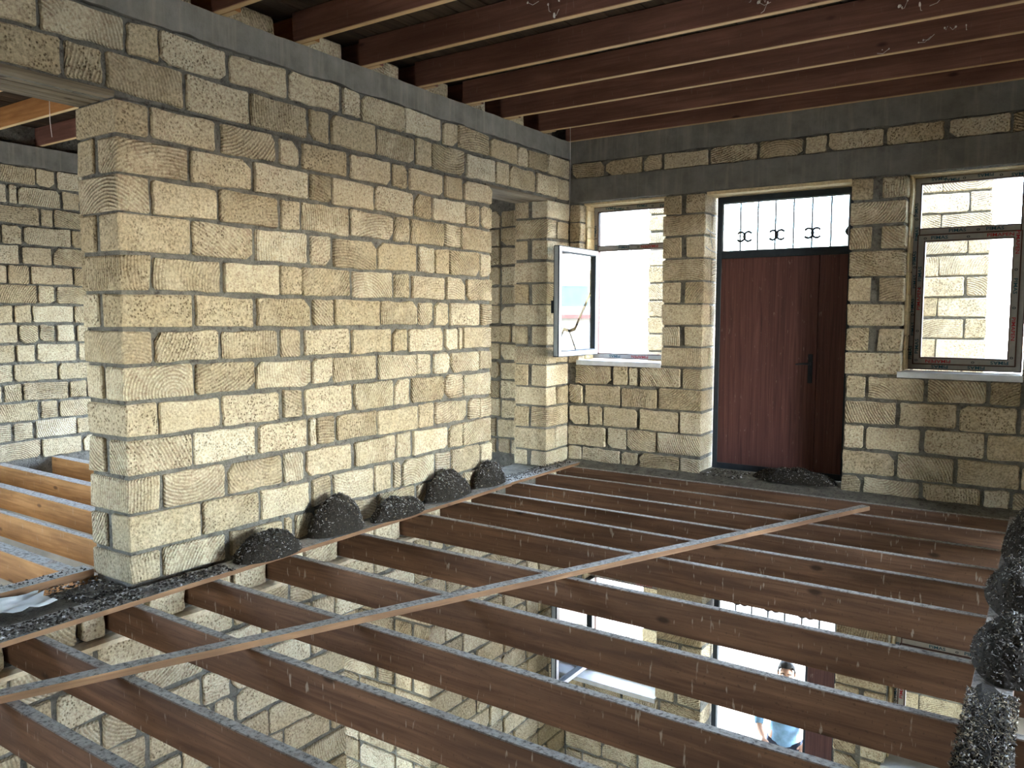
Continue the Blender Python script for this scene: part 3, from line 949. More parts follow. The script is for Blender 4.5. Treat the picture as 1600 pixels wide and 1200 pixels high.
# ================================================================== PLANKS ON THE FLOOR
def plank_y(name, x0, x1, y0, y1, z0, z1, mat, rng, taper=0.0):
    """plank running along y with uneven edges; taper moves the far end towards -x"""
    n = 24
    vs, fs = [], []
    ph = rng.uniform(0, 40)
    cx, cy = (x0 + x1) / 2, (y0 + y1) / 2
    for i in range(n + 1):
        t = i / n
        y = y0 + (y1 - y0) * t
        e0 = 0.006 * noise.noise(Vector((y * 2 + ph, 0, 0)))
        e1 = 0.007 * noise.noise(Vector((y * 3 + ph, 4, 0)))
        dz = 0.004 * noise.noise(Vector((y * 1.1 + ph, 8, 0)))
        a, b_ = x0 + e0, x1 + e1 + taper * t
        vs += [(a - cx, y - cy, z0 + dz - z0), (b_ - cx, y - cy, dz), (b_ - cx, y - cy, z1 - z0 + dz), (a - cx, y - cy, z1 - z0 + dz)]
    for i in range(n):
        for k in range(4):
            a, b2 = i * 4 + k, i * 4 + (k + 1) % 4
            fs.append((a + 4, b2 + 4, b2, a))
    fs += [(0, 1, 2, 3), tuple(n * 4 + k for k in (3, 2, 1, 0))]
    return mesh_obj(name, vs, fs, mat, None, (cx, cy, z0))
rng = random.Random(77)
tag(plank_y('ledge_plank', 0.10, 0.315, -6.9, -1.45, 0.002, 0.03, M['plank'], rng, -0.085), 'long dusty plank on the joist ends under the droppings heaps', 'plank')
tag(plank_y('ledge_plank', 0.06, 0.205, -1.44, -0.05, 0.002, 0.028, M['plank'], rng, 0.01), 'short plank lying beside the corner pier', 'plank')
tag(plank_y('sill_plank', -0.52, -0.40, -6.9, -5.12, 0.002, 0.05, M['plank'], rng), 'dusty plank on the far side of the wide opening', 'plank')
tag(plank_y('sill_plank', -0.23, 0.085, -6.9, -5.13, -0.03, 0.004, M['ledge'], rng), 'dirt-covered board across the floor of the wide opening', 'plank')
# bare earth and mortar on the thresholds of the left wall
m = MB().box(-0.36, 0.05, YD + 0.02, YP - 0.02, -0.2, 0.012)
struct(m.build('trim_8', M['ledge']), 'mortar threshold of the narrow doorway', 'threshold')
m = MB().box(-0.40, -0.06, -6.9, -5.0, -0.235, -0.035)
struct(m.build('trim_9', M['ledge']), 'rough wall top under the wide opening', 'threshold')

# diagonal batten across the joists
def batten():
    p0, p1 = Vector((0.46, -7.2, 0.003)), Vector((3.20, -0.53, 0.003))
    d = (p1 - p0); ln = d.length; d.normalize()
    side = Vector((d.y, -d.x, 0))
    n = 30
    vs, fs = [], []
    c = (p0 + p1) / 2
    # object local x runs along the batten
    for i in range(n + 1):
        t = -ln / 2 + ln * i / n
        w0 = 0.036 + 0.003 * noise.noise(Vector((t * 4, 0, 1)))
        w1 = 0.036 + 0.003 * noise.noise(Vector((t * 4, 6, 1)))
        dz = 0.003 * noise.noise(Vector((t * 1.4, 0, 4)))
        vs += [(-w0, t, 0), (w1, t, 0), (w1, t, 0.034 + dz), (-w0, t, 0.034 + dz)]
    for i in range(n):
        for k in range(4):
            a, b2 = i * 4 + k, i * 4 + (k + 1) % 4
            fs.append((a + 4, b2 + 4, b2, a))
    fs += [(0, 1, 2, 3), tuple(n * 4 + k for k in (3, 2, 1, 0))]
    o = mesh_obj('batten', vs, fs, M['plank'], None, tuple(c))
    o.rotation_euler = (0, 0, math.atan2(-d.x, d.y))
    return tag(o, 'long narrow dusty batten laid slantwise across the floor joists', 'batten')
batten()
m = MB().bbox(4.215, 4.37, -6.9, -0.25, 0.004, 0.032, r=0.003)
tag(m.build('ledge_plank', M['plank'], None, (4.29, -3.6, 0.0)), 'plank under the large droppings heaps on the side away from the long wall', 'plank')

# ================================================================== DROPPINGS HEAPS
def mound(x, y, rx, ry, h, seed, label, z0=0.036, flakes=1300, warm=False, skirt=0.0, blunt=1.0):
    r = random.Random(seed)
    m = MB()
    nu, nv = 36, 12
    def P(a, t):
        # t 0 centre .. 1 rim
        q = 1 + 0.13 * noise.noise(Vector((math.cos(a) * 1.3, math.sin(a) * 1.3, seed)))
        ca, sa = math.cos(a), math.sin(a)
        px = rx * q * t * math.copysign(abs(ca) ** blunt, ca)
        py = ry * q * t * math.copysign(abs(sa) ** blunt, sa)
        hz = h * (1 - t ** 2.0) ** 0.72 if t < 1 else 0
        hz *= 1 + 0.22 * noise.noise(Vector((px * 9, py * 9, seed + 3))) + 0.10 * noise.noise(Vector((px * 30, py * 30, seed)))
        return Vector((px, py, hz))
    vs = [P(0, 0)]
    for i in range(1, nv + 1):
        for k in range(nu):
            p = P(2 * math.pi * k / nu, i / nv)
            if i < nv:
                p += Vector((r.uniform(-1, 1), r.uniform(-1, 1), r.uniform(-1, 1))) * 0.004
            vs.append(p)
    fs = [(0, 1 + k, 1 + (k + 1) % nu) for k in range(nu)]
    for i in range(nv - 1):
        for k in range(nu):
            a, b2 = 1 + i * nu + k, 1 + i * nu + (k + 1) % nu
            fs.append((a, a + nu, b2 + nu, b2))
    m.add(vs, fs, 0)
    for _ in range(flakes):
        a = r.uniform(0, 2 * math.pi)
        t = math.sqrt(r.random()) * (1.0 + skirt * (r.random() < .3))
        p = P(a, min(t, 1.0))
        if blunt < 1:
            u, v = r.uniform(-1, 1), r.uniform(-1, 1)
            p = Vector((rx * u, ry * v, h * (1 - max(abs(u), abs(v)) ** 2) ** 0.72))
        elif t > 1: p = Vector((rx * t * math.cos(a), ry * t * math.sin(a), 0.004))
        s = r.uniform(0.004, 0.011)
        l = s * r.uniform(1.2, 3.2)
        ax = Vector((r.gauss(0, 1), r.gauss(0, 1), r.gauss(0, .8))).normalized()
        bx = ax.cross(Vector((r.gauss(0, 1), r.gauss(0, 1), r.gauss(0, 1)))).normalized()
        nrm = ax.cross(bx) * s * 0.35
        p += Vector((0, 0, 0.003))
        tet = [p - ax * l * .5 - bx * s * .4, p + ax * l * .5 - bx * s * .2, p + bx * s * .5, p + nrm]
        q = r.random()
        mi = 1 if q < (0.55 if not warm else 0.42) else (2 if q < (0.76 if not warm else 0.52) else (3 if q < (0.83 if not warm else 0.80) else 0))
        m.add(tet, [(0, 1, 3), (1, 2, 3), (2, 0, 3)], mi)
    o = mesh_obj('droppings_heap', m.v, m.f, [M['drop_dark'], M['drop_mid'], M['drop_light'], M['straw']], None, (x, y, z0), m.mi)
    return tag(o, label, 'heap', 'droppings heaps on the ledges')
mound(0.20, -4.28, 0.15, 0.26, 0.155, 1, 'low dark heap of bird droppings nearest the end of the block pier')
mound(0.14, -3.61, 0.13, 0.255, 0.265, 2, 'tallest pointed droppings heap on the plank by the long wall')
mound(0.19, -3.00, 0.12, 0.295, 0.145, 3, 'low wide droppings heap right beyond the tall pointed one')
mound(0.115, -2.28, 0.11, 0.29, 0.235, 4, 'rounded droppings heap before the last one at the narrow doorway')
mound(0.09, -1.62, 0.105, 0.23, 0.215, 5, 'droppings heap next to the jamb of the narrow doorway')
mound(4.40, -1.42, 0.185, 0.55, 0.32, 6, 'dark droppings heap closest to the door wall, opposite side from the pier', flakes=2600)
mound(4.38, -2.46, 0.20, 0.42, 0.21, 7, 'big dark droppings heap, middle of the three away from the long wall', flakes=2600)
mound(4.37, -3.36, 0.20, 0.42, 0.15, 8, 'wide dark droppings heap next to the straw coloured ridge', flakes=2600)
mound(4.30, -5.50, 0.094, 1.62, 0.075, 9, 'straw coloured crumbly ridge of droppings along the edge plank', flakes=11000, warm=True, blunt=0.45, z0=0.046)
mound(2.45, 0.10, 0.42, 0.16, 0.12, 10, 'heap of twigs and droppings against the foot of the brown door', z0=0.05, flakes=1600)

def litter(name, x0, x1, y0, y1, z, n, seed, label, smin=0.004, smax=0.014):
    r = random.Random(seed)
    m = MB()
    for _ in range(n):
        p = Vector((r.uniform(x0, x1), r.uniform(y0, y1), z))
        s = r.uniform(smin, smax)
        a = r.uniform(0, 6.28)
        u = Vector((math.cos(a), math.sin(a), r.uniform(-.2, .2))) * s
        w = Vector((-math.sin(a), math.cos(a), r.uniform(-.2, .2))) * s * r.uniform(0.3, 0.9)
        m.add([p - u, p + w, p + u, p - w, p + Vector((0, 0, s * r.uniform(.4, .9)))], [(0, 3, 4), (3, 2, 4), (2, 1, 4), (1, 0, 4)], r.choice([0, 0, 0, 0, 0, 1, 1, 2]))
    o = mesh_obj(name, m.v, m.f, [M['drop_dark'], M['drop_mid'], M['drop_light']], None, (0, 0, 0), m.mi)
    return tag(o, label, 'litter', kind='stuff')
litter('debris', 0.13, 0.30, -6.4, -4.6, 0.037, 1500, 1, 'dark dusty litter scattered on the plank by the pier')
litter('debris', 0.0, 0.20, -1.4, -0.1, 0.034, 420, 2, 'dark litter scattered along the plank at the narrow doorway')
litter('debris', -0.51, -0.41, -6.4, -5.15, 0.053, 160, 3, 'pale litter on the far plank of the wide opening')
litter('debris', -0.38, 0.08, -5.45, -5.13, 0.006, 500, 4, 'dirt crumbs on the floor of the wide opening')
litter('debris', 1.6, 2.0, -0.14, 0.25, 0.055, 220, 5, 'litter on the threshold of the brown door')

# crumpled plastic sheet in the wide opening
def plastic():
    n, mN = 18, 12
    vs, fs = [], []
    for i in range(n + 1):
        for j in range(mN + 1):
            u, v = i / n, j / mN
            x = -0.13 + 0.26 * v + 0.02 * noise.noise(Vector((u * 6, v * 5, 0)))
            y = -0.42 + 0.84 * u + 0.04 * noise.noise(Vector((v * 7, u * 3, 4)))
            z = 0.028 + 0.035 * noise.noise(Vector((u * 7, v * 6, 9))) + 0.012 * noise.noise(Vector((u * 20, v * 14, 2)))
            vs.append((x, y, max(z, 0.004)))
    for i in range(n):
        for j in range(mN):
            a = i * (mN + 1) + j
            fs.append((a, a + 1, a + mN + 2, a + mN + 1))
    o = mesh_obj('plastic_sheet', vs, fs, M['plastic'], None, (-0.20, -5.92, 0.006), smooth=True)
    tag(o, 'crumpled white plastic scrap on the floor of the wide opening', 'plastic')
plastic()

# ================================================================== LETTERING
def text_geo(s):
    cu = bpy.data.curves.new('lettering_source', 'FONT')
    cu.body = s
    cu.size = 1.0
    cu.offset = 0.018
    cu.resolution_u = 2
    cu.align_x = 'CENTER'; cu.align_y = 'CENTER'
    o = bpy.data.objects.new('lettering_source', cu)
    COL.objects.link(o)
    dg = bpy.context.evaluated_depsgraph_get()
    me = bpy.data.meshes.new_from_object(o.evaluated_get(dg))
    vs = [v.co.copy() for v in me.vertices]
    fs = [tuple(p.vertices) for p in me.polygons]
    bpy.data.objects.remove(o); bpy.data.curves.remove(cu); bpy.data.meshes.remove(me)
    return vs, fs
TX = {s: text_geo(s) for s in ('PIMAS', 'PIMAPEN', 'o')}

def letters(mb, s, c, xd, yd, size, mi):
    vs, fs = TX[s]
    c, xd, yd = Vector(c), Vector(xd), Vector(yd)
    mb.add([c + xd * (v.x * size * 1.25) + yd * (v.y * size) for v in vs], fs, mi)

# ================================================================== WINDOWS
def frame_rect(mb, x0, x1, z0, z1, w, y0, y1, film=True):
    """rectangular frame, brown profile with a raised strip of grey film on its room side"""
    for a, b_, c, d in ((x0, x0 + w, z0, z1), (x1 - w, x1, z0, z1), (x0 + w, x1 - w, z0, z0 + w), (x0 + w, x1 - w, z1 - w, z1)):
        mb.bbox(a, b_, y0, y1, c, d, r=0.003, mi=0)
    if film:
        e = w * 0.16
        yf = y0 - 0.002
        for a, b_, c, d in ((x0 + e, x0 + w - e, z0 + e, z1 - e), (x1 - w + e, x1 - e, z0 + e, z1 - e), (x0 + w - e, x1 - w + e, z0 + e, z0 + w - e), (x0 + w - e, x1 - w + e, z1 - w + e, z1 - e)):
            mb.box(a, b_, yf, y0 + 0.004, c, d, 1)

def pane(parent, x0, x1, z0, z1, y, mat, name='pane'):
    m = MB().box(x0, x1, y - 0.002, y + 0.002, z0, z1)
    return m.build(name, mat, parent)

def window(name, op, zbar, label, opened, transom_mat='glass', flip=False):
    x0, x1, z0, z1 = op
    yf = 0.28
    e = empty(name, ((x0 + x1) / 2, yf, z0))
    struct(e, label, 'window')
    par = Matrix.Translation(e.location)
    def P(mb, nm, mats, parent=e, **k):
        off = e.location if parent is e else Vector((0, 0, 0))
        mb.v = [tuple(Vector(v) - e.location) for v in mb.v]
        o = mesh_obj(nm, mb.v, mb.f, mats, parent, (0, 0, 0), mb.mi)
        return o
    w = 0.062
    X0, X1, Z0, Z1 = x0 + 0.014, x1 - 0.012, z0 + 0.03, z1 - 0.02
    f = MB()
    frame_rect(f, X0, X1, Z0, Z1, w, yf, yf + 0.06)
    f.bbox(X0 + w, X1 - w, yf, yf + 0.06, zbar - 0.032, zbar + 0.032, r=0.003)
    f.box(X0 + w, X1 - w, yf - .002, yf + .004, zbar - 0.022, zbar + 0.022, 1)
    frame = P(f, 'frame', [M['pvc'], M['film']])
    # lettering on the film of the frame
    t = MB()
    S = 0.040
    R = (1, 0, 0); U = (0, 0, 1); yl = yf - 0.0032
    zt = Z1 - w / 2
    wid = X1 - X0
    for k, fx in enumerate((0.22, 0.33, 0.62, 0.90)):
        letters(t, 'PIMAS', (X0 + fx * wid, yl, zt + (0.008 if k % 2 == 0 else -0.007)), (-1, 0, 0), (0, 0, -1), S * 0.9, 0)
    for fx in (0.44, 0.75): letters(t, 'o', (X0 + fx * wid, yl, zt), R, U, S, 2)
    letters(t, 'PIMAS', (X0 + 0.40 * wid, yl, zbar), R, U, S, 0)
    letters(t, 'PIMAS' if not opened else 'PIMAPEN', (X0 + 0.72 * wid, yl, zbar), R if not opened else (-1, 0, 0), U if not opened else (0, 0, -1), S, 0 if not opened else 1)
    letters(t, 'o', (X0 + 0.58 * wid, yl, zbar), R, U, S, 2)
    xl = X0 + w / 2
    zz = Z0 + 0.15
    k = 0
    while zz < Z1 - 0.12:
        letters(t, 'PIMAS', (xl + (0.006 if k % 2 else -0.006), yl, zz), (0, 0, 1), (-1, 0, 0), S * 0.9, 0)
        if k % 2: letters(t, 'o', (xl, yl, zz + 0.13), R, U, S, 2)
        zz += 0.21; k += 1
    zb_ = Z0 + w / 2
    letters(t, 'PIMAS', (X0 + 0.3 * wid, yl, zb_), (-1, 0, 0), (0, 0, -1), S, 0)
    letters(t, 'PIMAPEN' if opened else 'PIMAS', (X0 + 0.62 * wid, yl, zb_), (-1, 0, 0), (0, 0, -1), S, 1 if opened else 0)
    P(t, 'lettering', [M['teal'], M['red'], M['iron']], frame)
    # top light pane
    g = MB().box(X0 + w - 0.004, X1 - w + 0.004, yf + 0.03, yf + 0.034, zbar + 0.03, Z1 - w + 0.004)
    tp = P(g, 'transom_pane', M[transom_mat])
    # foam strip round the frame and the sill
    fm = MB()
    r = random.Random(len(name) + int(x0 * 10))
    z = Z0
    while z < Z1 - 0.05:
        h = r.uniform(0.12, 0.26)
        fm.bbox(x0 - 0.004, X0 + 0.006 + r.uniform(0, .008), yf - 0.16, yf + 0.04, z, min(z + h, Z1), r=0.006, jit=.004, rng=r)
        z += h
    fm.bbox(x0, x1, yf - 0.20, yf + 0.05, Z1 - 0.004, z1 + 0.004, r=0.004, jit=.003, rng=r)
    P(fm, 'mounting_foam', M['foam'])
    sl = MB()
    sl.bbox(x0 - 0.02, x1 + 0.01, -0.025, yf + 0.02, z0 - 0.002, z0 + 0.022, r=0.004)
    sl.bbox(x0 - 0.02, x1 + 0.01, -0.03, -0.018, z0 - 0.03, z0 + 0.022, r=0.003)
    P(sl, 'window_sill', M['sill'])
    sx0, sx1, sz0, sz1 = X0 + w * 0.7, X1 - w * 0.7, Z0 + w * 0.75, zbar - 0.024
    sw = 0.066
    if not opened:
        s = MB()
        frame_rect(s, sx0, sx1, sz0, sz1, sw, yf - 0.016, yf + 0.05)
        sash = P(s, 'sash', [M['pvc'], M['film']])
        t = MB()
        yl = yf - 0.016 - 0.0034
        wd = sx1 - sx0
        zt = sz1 - sw / 2
        letters(t, 'PIMAS', (sx0 + .22 * wd, yl, zt), R, U, S, 0)
        letters(t, 'o', (sx0 + .08 * wd, yl, zt), R, U, S, 2)
        letters(t, 'o', (sx0 + .5 * wd, yl, zt), R, U, S, 2)
        letters(t, 'PIMAPEN', (sx0 + .80 * wd, yl, zt), R, U, S, 1)
        zb2 = sz0 + sw / 2
        letters(t, 'PIMAPEN', (sx0 + .26 * wd, yl, zb2), (-1, 0, 0), (0, 0, -1), S, 1)
        letters(t, 'PIMAS', (sx0 + .85 * wd, yl, zb2), (-1, 0, 0), (0, 0, -1), S, 0)
        letters(t, 'o', (sx0 + .6 * wd, yl, zb2), R, U, S, 2)
        xr, xl2 = sx1 - sw / 2, sx0 + sw / 2
        letters(t, 'PIMAPEN', (xr, yl, sz0 + .32), (0, 0, -1), (1, 0, 0), S, 1)
        letters(t, 'PIMAS', (xr, yl, sz0 + .68), (0, 0, -1), (1, 0, 0), S, 0)
        letters(t, 'PIMAPEN', (xr, yl, sz1 - .10), (0, 0, -1), (1, 0, 0), S, 1)
        for q in (.08, .5, .82): letters(t, 'o', (xr, yl, sz0 + q), R, U, S, 2)
        letters(t, 'PIMAS', (xl2, yl, sz0 + .16), (0, 0, 1), (-1, 0, 0), S, 0)
        letters(t, 'PIMAS', (xl2, yl, sz0 + .80), (0, 0, 1), (-1, 0, 0), S, 0)
        letters(t, 'PIMAPEN', (xl2, yl, sz0 + .58), (0, 0, 1), (-1, 0, 0), S, 1)
        for q in (.04, .3, .68): letters(t, 'o', (xl2, yl, sz0 + q), R, U, S, 2)
        P(t, 'lettering', [M['teal'], M['red'], M['iron']], sash)
        g = MB().box(sx0 + sw - .004, sx1 - sw + .004, yf + 0.016, yf + 0.02, sz0 + sw - .004, sz1 - sw + .004)
        P(g, 'pane', M['glass'], sash)
    else:
        # sash swung into the room through a right angle: it now lies in the plane x = const
        hx = X0 + w * 0.55
        wd = sx1 - sx0
        ya, yb = yf - 0.01 - wd, yf - 0.01          # free edge, hinge edge
        s = MB()
        xa, xb = hx - 0.03, hx + 0.035
        for a, b_, c, d in ((ya, ya + sw, sz0, sz1), (yb - sw, yb, sz0, sz1), (ya + sw, yb - sw, sz0, sz0 + sw), (ya + sw, yb - sw, sz1 - sw, sz1)):
            s.bbox(xa, xb, a, b_, c, d, r=0.003, mi=0)
        for a, b_, c, d in ((ya + .008, ya + sw - .012, sz0 + .008, sz1 - .008), (yb - sw + .012, yb - .008, sz0 + .008, sz1 - .008),
                            (ya + sw - .012, yb - sw + .012, sz0 + .008, sz0 + sw - .012), (ya + sw - .012, yb - sw + .012, sz1 - sw + .012, sz1 - .008)):
            s.box(xb - .004, xb + 0.002, a, b_, c, d, 1)
        s.box(xa + .012, xb - .012, ya - 0.004, ya + .004, sz0 + .01, sz1 - .01, 2)
        sash = P(s, 'sash', [M['iron'], M['film_lit'], M['rail']])
        # broken pane in pieces, s along y from the free edge, t up
        py0, py1, pz0, pz1 = ya + sw - .004, yb - sw + .004, sz0 + sw - .004, sz1 - sw + .004
        if zbar > 0:
            pcs = [[(0, .12), (.13, .235), (.30, .215), (.445, .235), (.90, .615), (.90, .84), (.955, .88), (1, .89), (1, 1), (0, 1)],
                   [(.96, .86), (.96, .60), (.48, .205), (.325, .185), (.50, .012), (.52, 0), (1, 0), (1, .87)],
                   [(.15, .20), (.285, .185), (.46, .0), (.14, .0), (.05, .105)],
                   [(0, .10), (.035, .09), (.11, 0), (0, 0)]]
        else:
            pcs = [[(0, 0), (1, 0), (1, .45), (.4, .62), (0, .6)], [(0, .61), (.4, .63), (1, .46), (1, 1), (0, 1)]]
        for pc in pcs:
            g = MB()
            pv = [(py0 + (py1 - py0) * a, pz0 + (pz1 - pz0) * b_) for a, b_ in pc]
            nn = len(pv)
            vs = [(hx + .002, a, b_) for a, b_ in pv] + [(hx - .002, a, b_) for a, b_ in pv]
            g.add(vs, [tuple(range(nn)), tuple(range(2 * nn - 1, nn - 1, -1))] + [(k, k + nn, (k + 1) % nn + nn, (k + 1) % nn) for k in range(nn)])
            P(g, 'pane', M['glass_s'], sash)
        h = MB()
        h.bbox(xa - .016, xa, ya + .018, ya + .048, (sz0 + sz1) / 2 - .05, (sz0 + sz1) / 2 + .05, r=.003)
        h.bbox(xa - .045, xa - .012, ya + .024, ya + .042, (sz0 + sz1) / 2 - .12, (sz0 + sz1) / 2 + .01, r=.004)
        P(h, 'handle', M['iron'], sash)
    return e
window('window_1', W1, 2.365, 'window with its cracked sash swung into the room', True)
window('window_2', W2, 2.365, 'closed window in printed film beside the brown door, away from the corner', False, 'glass_t')
window('window_3', LW1, -1.33, 'window of the floor below with its sash swung open', True)
window('window_4', LW2, -1.36, 'closed window of the floor below with sunlit blocks behind', False)

# ================================================================== DOORS
def scroll(mb, x, y, z, sgn, r0=0.042):
    pts = []
    for k in range(15):
        a = -2.5 + 5.0 * k / 14
        pts.append((x + sgn * (r0 * math.cos(a) - r0), y, z + r0 * 1.1 * math.sin(a)))
    mb.tube(pts, 0.0125, 5)

def door(name, op, zrail, zbot, label, lower=False):
    x0, x1, z0, z1 = op
    yf = 0.28
    e = empty(name, ((x0 + x1) / 2, yf, z0)); struct(e, label, 'door')
    def P(mb, nm, mats, parent=e):
        mb.v = [tuple(Vector(v) - e.location) for v in mb.v]
        return mesh_obj(nm, mb.v, mb.f, mats, parent, (0, 0, 0), mb.mi)
    w = 0.05
    a, b_ = x0 + 0.022, x1 - 0.012
    f = MB()
    f.bbox(a, a + w, yf, yf + .06, zbot, z1 - .025, r=.003)
    f.bbox(b_ - w, b_, yf, yf + .06, zbot, z1 - .025, r=.003)
    f.bbox(a + w, b_ - w, yf, yf + .06, z1 - .085, z1 - .025, r=.003)
    f.bbox(a + w, b_ - w, yf, yf + .06, zrail - .035, zrail + .035, r=.003)
    if not lower:
        f.bbox(a + w, b_ - w, yf, yf + .06, zbot, zbot + .06, r=.003)
    frame = P(f, 'door_frame', M['iron'])
    f = MB()
    i0, i1, iz0, iz1 = a + w, b_ - w, zrail + .035, z1 - .085
    for q in ((i0, i0 + .014, iz0, iz1), (i1 - .014, i1, iz0, iz1), (i0, i1, iz1 - .014, iz1), (i0, i1, iz0, iz0 + .01)):
        f.box(q[0], q[1], yf + .01, yf + .022, q[2], q[3])
    P(f, 'glazing_bead', M['rail'], frame)
    g = MB().box(i0, i1, yf + .036, yf + .04, iz0, iz1)
    P(g, 'transom_pane', M['glass'])
    n = 7
    for k in range(1, n):
        x = i0 + (i1 - i0) * k / n
        m = MB().tube([(x, yf + .05, iz0 - .01), (x, yf + .05, iz1 + .01)], 0.009, 6)
        P(m, 'bar', M['iron'])
    for k, x in enumerate((i0 + .215, i0 + .535, i0 + .87, i1 - 0.03)):
        m = MB()
        zc = iz0 + (iz1 - iz0) * 0.30
        scroll(m, x - 0.004, yf + .05, zc, -1)
        if k < 3: scroll(m, x + 0.004, yf + .05, zc, 1)
        m.blob((x, yf + .05, zc), .02, .014, .032, 6, 4)
        P(m, 'scroll', M['iron'])
    seam = i1 - 0.255
    lf = MB()
    if not lower:
        lf.bbox(i0, seam - .002, yf + .012, yf + .05, zbot + .06, zrail - .035, r=.002)
        leaf = P(lf, 'door_leaf', M['laminate'])
        h = MB()
        xh = seam - 0.055
        h.bbox(xh - .022, xh + .022, yf + .004, yf + .013, .98, 1.26, r=.004)
        h.bbox(xh - .012, xh + .012, yf - .04, yf + .006, 1.155, 1.18, r=.004)
        h.tube([(xh, yf - .038, 1.168), (xh - .06, yf - .042, 1.168), (xh - .125, yf - .038, 1.160)], [.011, .010, .008], 8)
        h.bbox(xh - .009, xh + .009, yf - .002, yf + .006, 1.04, 1.075, r=.003)
        P(h, 'handle', M['iron'], leaf)
    else:
        pass
    lf = MB().bbox(seam + .002, i1, yf + .012, yf + .05, zbot + .06, zrail - .035, r=.002)
    P(lf, 'side_leaf', M['laminate'])
    st = MB().box(seam - .03, seam + .03, yf + .05, yf + .056, zbot + .02, zrail - .035)
    P(st, 'cover_strip', M['iron'])
    rv = MB()
    r = random.Random(2)
    rv.bbox(x0 - .004, x1 + .004, .02, yf + .06, z1 - .028, z1 + .004, r=.006, jit=.004, rng=r)
    P(rv, 'lintel_board', M['foam'])
    return e
door('door_1', DR, 2.235, 0.060, 'brown wood-grain door with barred transom light in a dark frame')
door('door_2', LDR, -1.60, ZG + .02, 'open doorway of the floor below with a narrow brown side leaf', True)
# bent tie wires left in the door reveal
wi = MB()
for z in (2.46, 2.28):
    wi.tube([(1.54, 0.02, z + .03), (1.548, 0.10, z + .005), (1.556, .2, z - .01), (1.572, .265, z - .02)], .0035, 5)
wi.tube([(1.55, 0.12, 2.45), (1.558, .14, 2.36), (1.556, .19, 2.30)], .003, 5)
tag(wi.build('tie_wire', M['rail'], None, (1.55, .12, 2.37)), 'bent tie wire sticking out of the door reveal', 'wire')

# ================================================================== COBWEBS
def web(name, strands, blobs, label, loc):
    m = MB()
    for pts, r in strands: m.tube(pts, r, 4)
    rr = random.Random(len(blobs))
    for c, s in blobs: m.blob(c, s * rr.uniform(.6, 1.1), s * rr.uniform(.5, 1), s * rr.uniform(.6, 1.5), 6, 4, jit=.3, rng=rr)
    return tag(m.build(name, M['web'], None, loc), label, 'cobweb', kind='stuff' if blobs else None)
def fluff(x0, x1, y, z0, z1, n, seed, s0=.004, s1=.014):
    r = random.Random(seed)
    st, bl = [], []
    for _ in range(n):
        c = Vector((r.uniform(x0, x1), y - 0.008, r.uniform(z0, z1)))
        bl.append((tuple(c), r.uniform(s0, s1)))
        if r.random() < .8:
            q = c + Vector((r.uniform(-.09, .09), -.006, r.uniform(-.06, .04)))
            md = (c + q) / 2 + Vector((0, -.004, -.02))
            st.append(([tuple(c), tuple(md), tuple(q)], .0016))
    return st, bl
s, b_ = fluff(2.75, 3.25, -2.523, ZB + .03, ZB + .17, 16, 1)
web('cobweb', s, b_, 'white cobweb fluff on the fourth joist out from the door wall', (3.0, -2.53, ZB))
s, b_ = fluff(3.3, 3.8, -1.885, ZB + .05, ZB + .19, 8, 2)
web('cobweb', s, b_, 'scattered white cobweb specks on the third joist out from the door wall', (3.5, -1.89, ZB))
s, b_ = fluff(1.5, 2.2, -3.165, ZB + .02, ZB + .17, 10, 3)
web('cobweb', s, b_, 'white cobweb specks on the fifth joist out from the door wall', (1.8, -3.17, ZB))
s, b_ = fluff(3.2, 3.9, -1.288, ZB + .02, ZB + .12, 7, 4, .003, .009)
web('cobweb', s, b_, 'faint cobweb specks on the second joist out from the door wall', (3.5, -1.29, ZB))
web('hanging_thread', [([(0.36, -0.62, ZB + .02), (0.365, -0.62, 3.1), (0.35, -0.61, 2.62)], .0022)], [], 'single thin thread hanging from the ceiling joist before the opened window', (0.36, -.62, 3.0))
s = [([(-1.9, -4.45, 3.49), (-2.15, -4.44, 3.37), (-2.4, -4.44, 3.40), (-2.6, -4.43, 3.49)], .003), ([(-2.05, -4.44, 3.52), (-2.06, -4.44, 3.1), (-2.04, -4.44, 2.98)], .0025)]
s2, b2_ = fluff(-2.0, -1.5, -4.46, ZB - .03, ZB + .08, 10, 6)
web('cobweb', s + s2, b2_, 'white cobweb tangle under the pale joist in the next room', (-2.0, -4.45, ZB))

# ================================================================== OUTSIDE
def porch_pier(x0, x1, joints, seed, label, z0=-3.62, z1=3.3):
    e = MB().box(x0 + R_, x1 - R_, 1.9 + R_, 2.28, z0, z1)
    o = struct(e.build('wall_porch', M['mortar']), label)
    r = random.Random(seed)
    n = int((z1 - z0) / .218)
    for k in range(n):
        zb = z0 + k * .218; zt = zb + .218
        js = joints[k % 2]
        xs = [x0] + list(js) + [x1]
        for i, (a, b_) in enumerate(zip(xs[:-1], xs[1:])):
            if i in (0, len(xs) - 2):
                box_stone(o, a + .004, b_ - .004, 1.9, 2.29, zb, zt, r)
            else:
                flat_stone(o, (0, 1.9, 0), (1, 0, 0), (0, -1, 0), a, b_, (zb, zb), (zt, zt), r)
    return o
porch_pier(0.07, 0.97, ((0.30, 0.76), (0.53,)), 1, 'porch pier of sunlit blocks outside the opened window')
porch_pier(2.94, 3.865, ((3.40,), (3.17, 3.66)), 2, 'porch pier of sunlit blocks outside the closed window')
m = MB().box(-5.4, 9.7, 0.40, 2.45, -0.28, -0.06)
struct(m.build('porch_slab', M['slab']), 'concrete porch slab outside the brown door', 'slab')
m = MB().box(-5.4, 9.7, 0.40, 2.6, -3.79, -3.655)
struct(m.build('porch_floor', M['slab']), 'concrete apron at ground level outside the house', 'slab')
m = MB().box(-150, 150, -150, 150, -3.9, -3.76)
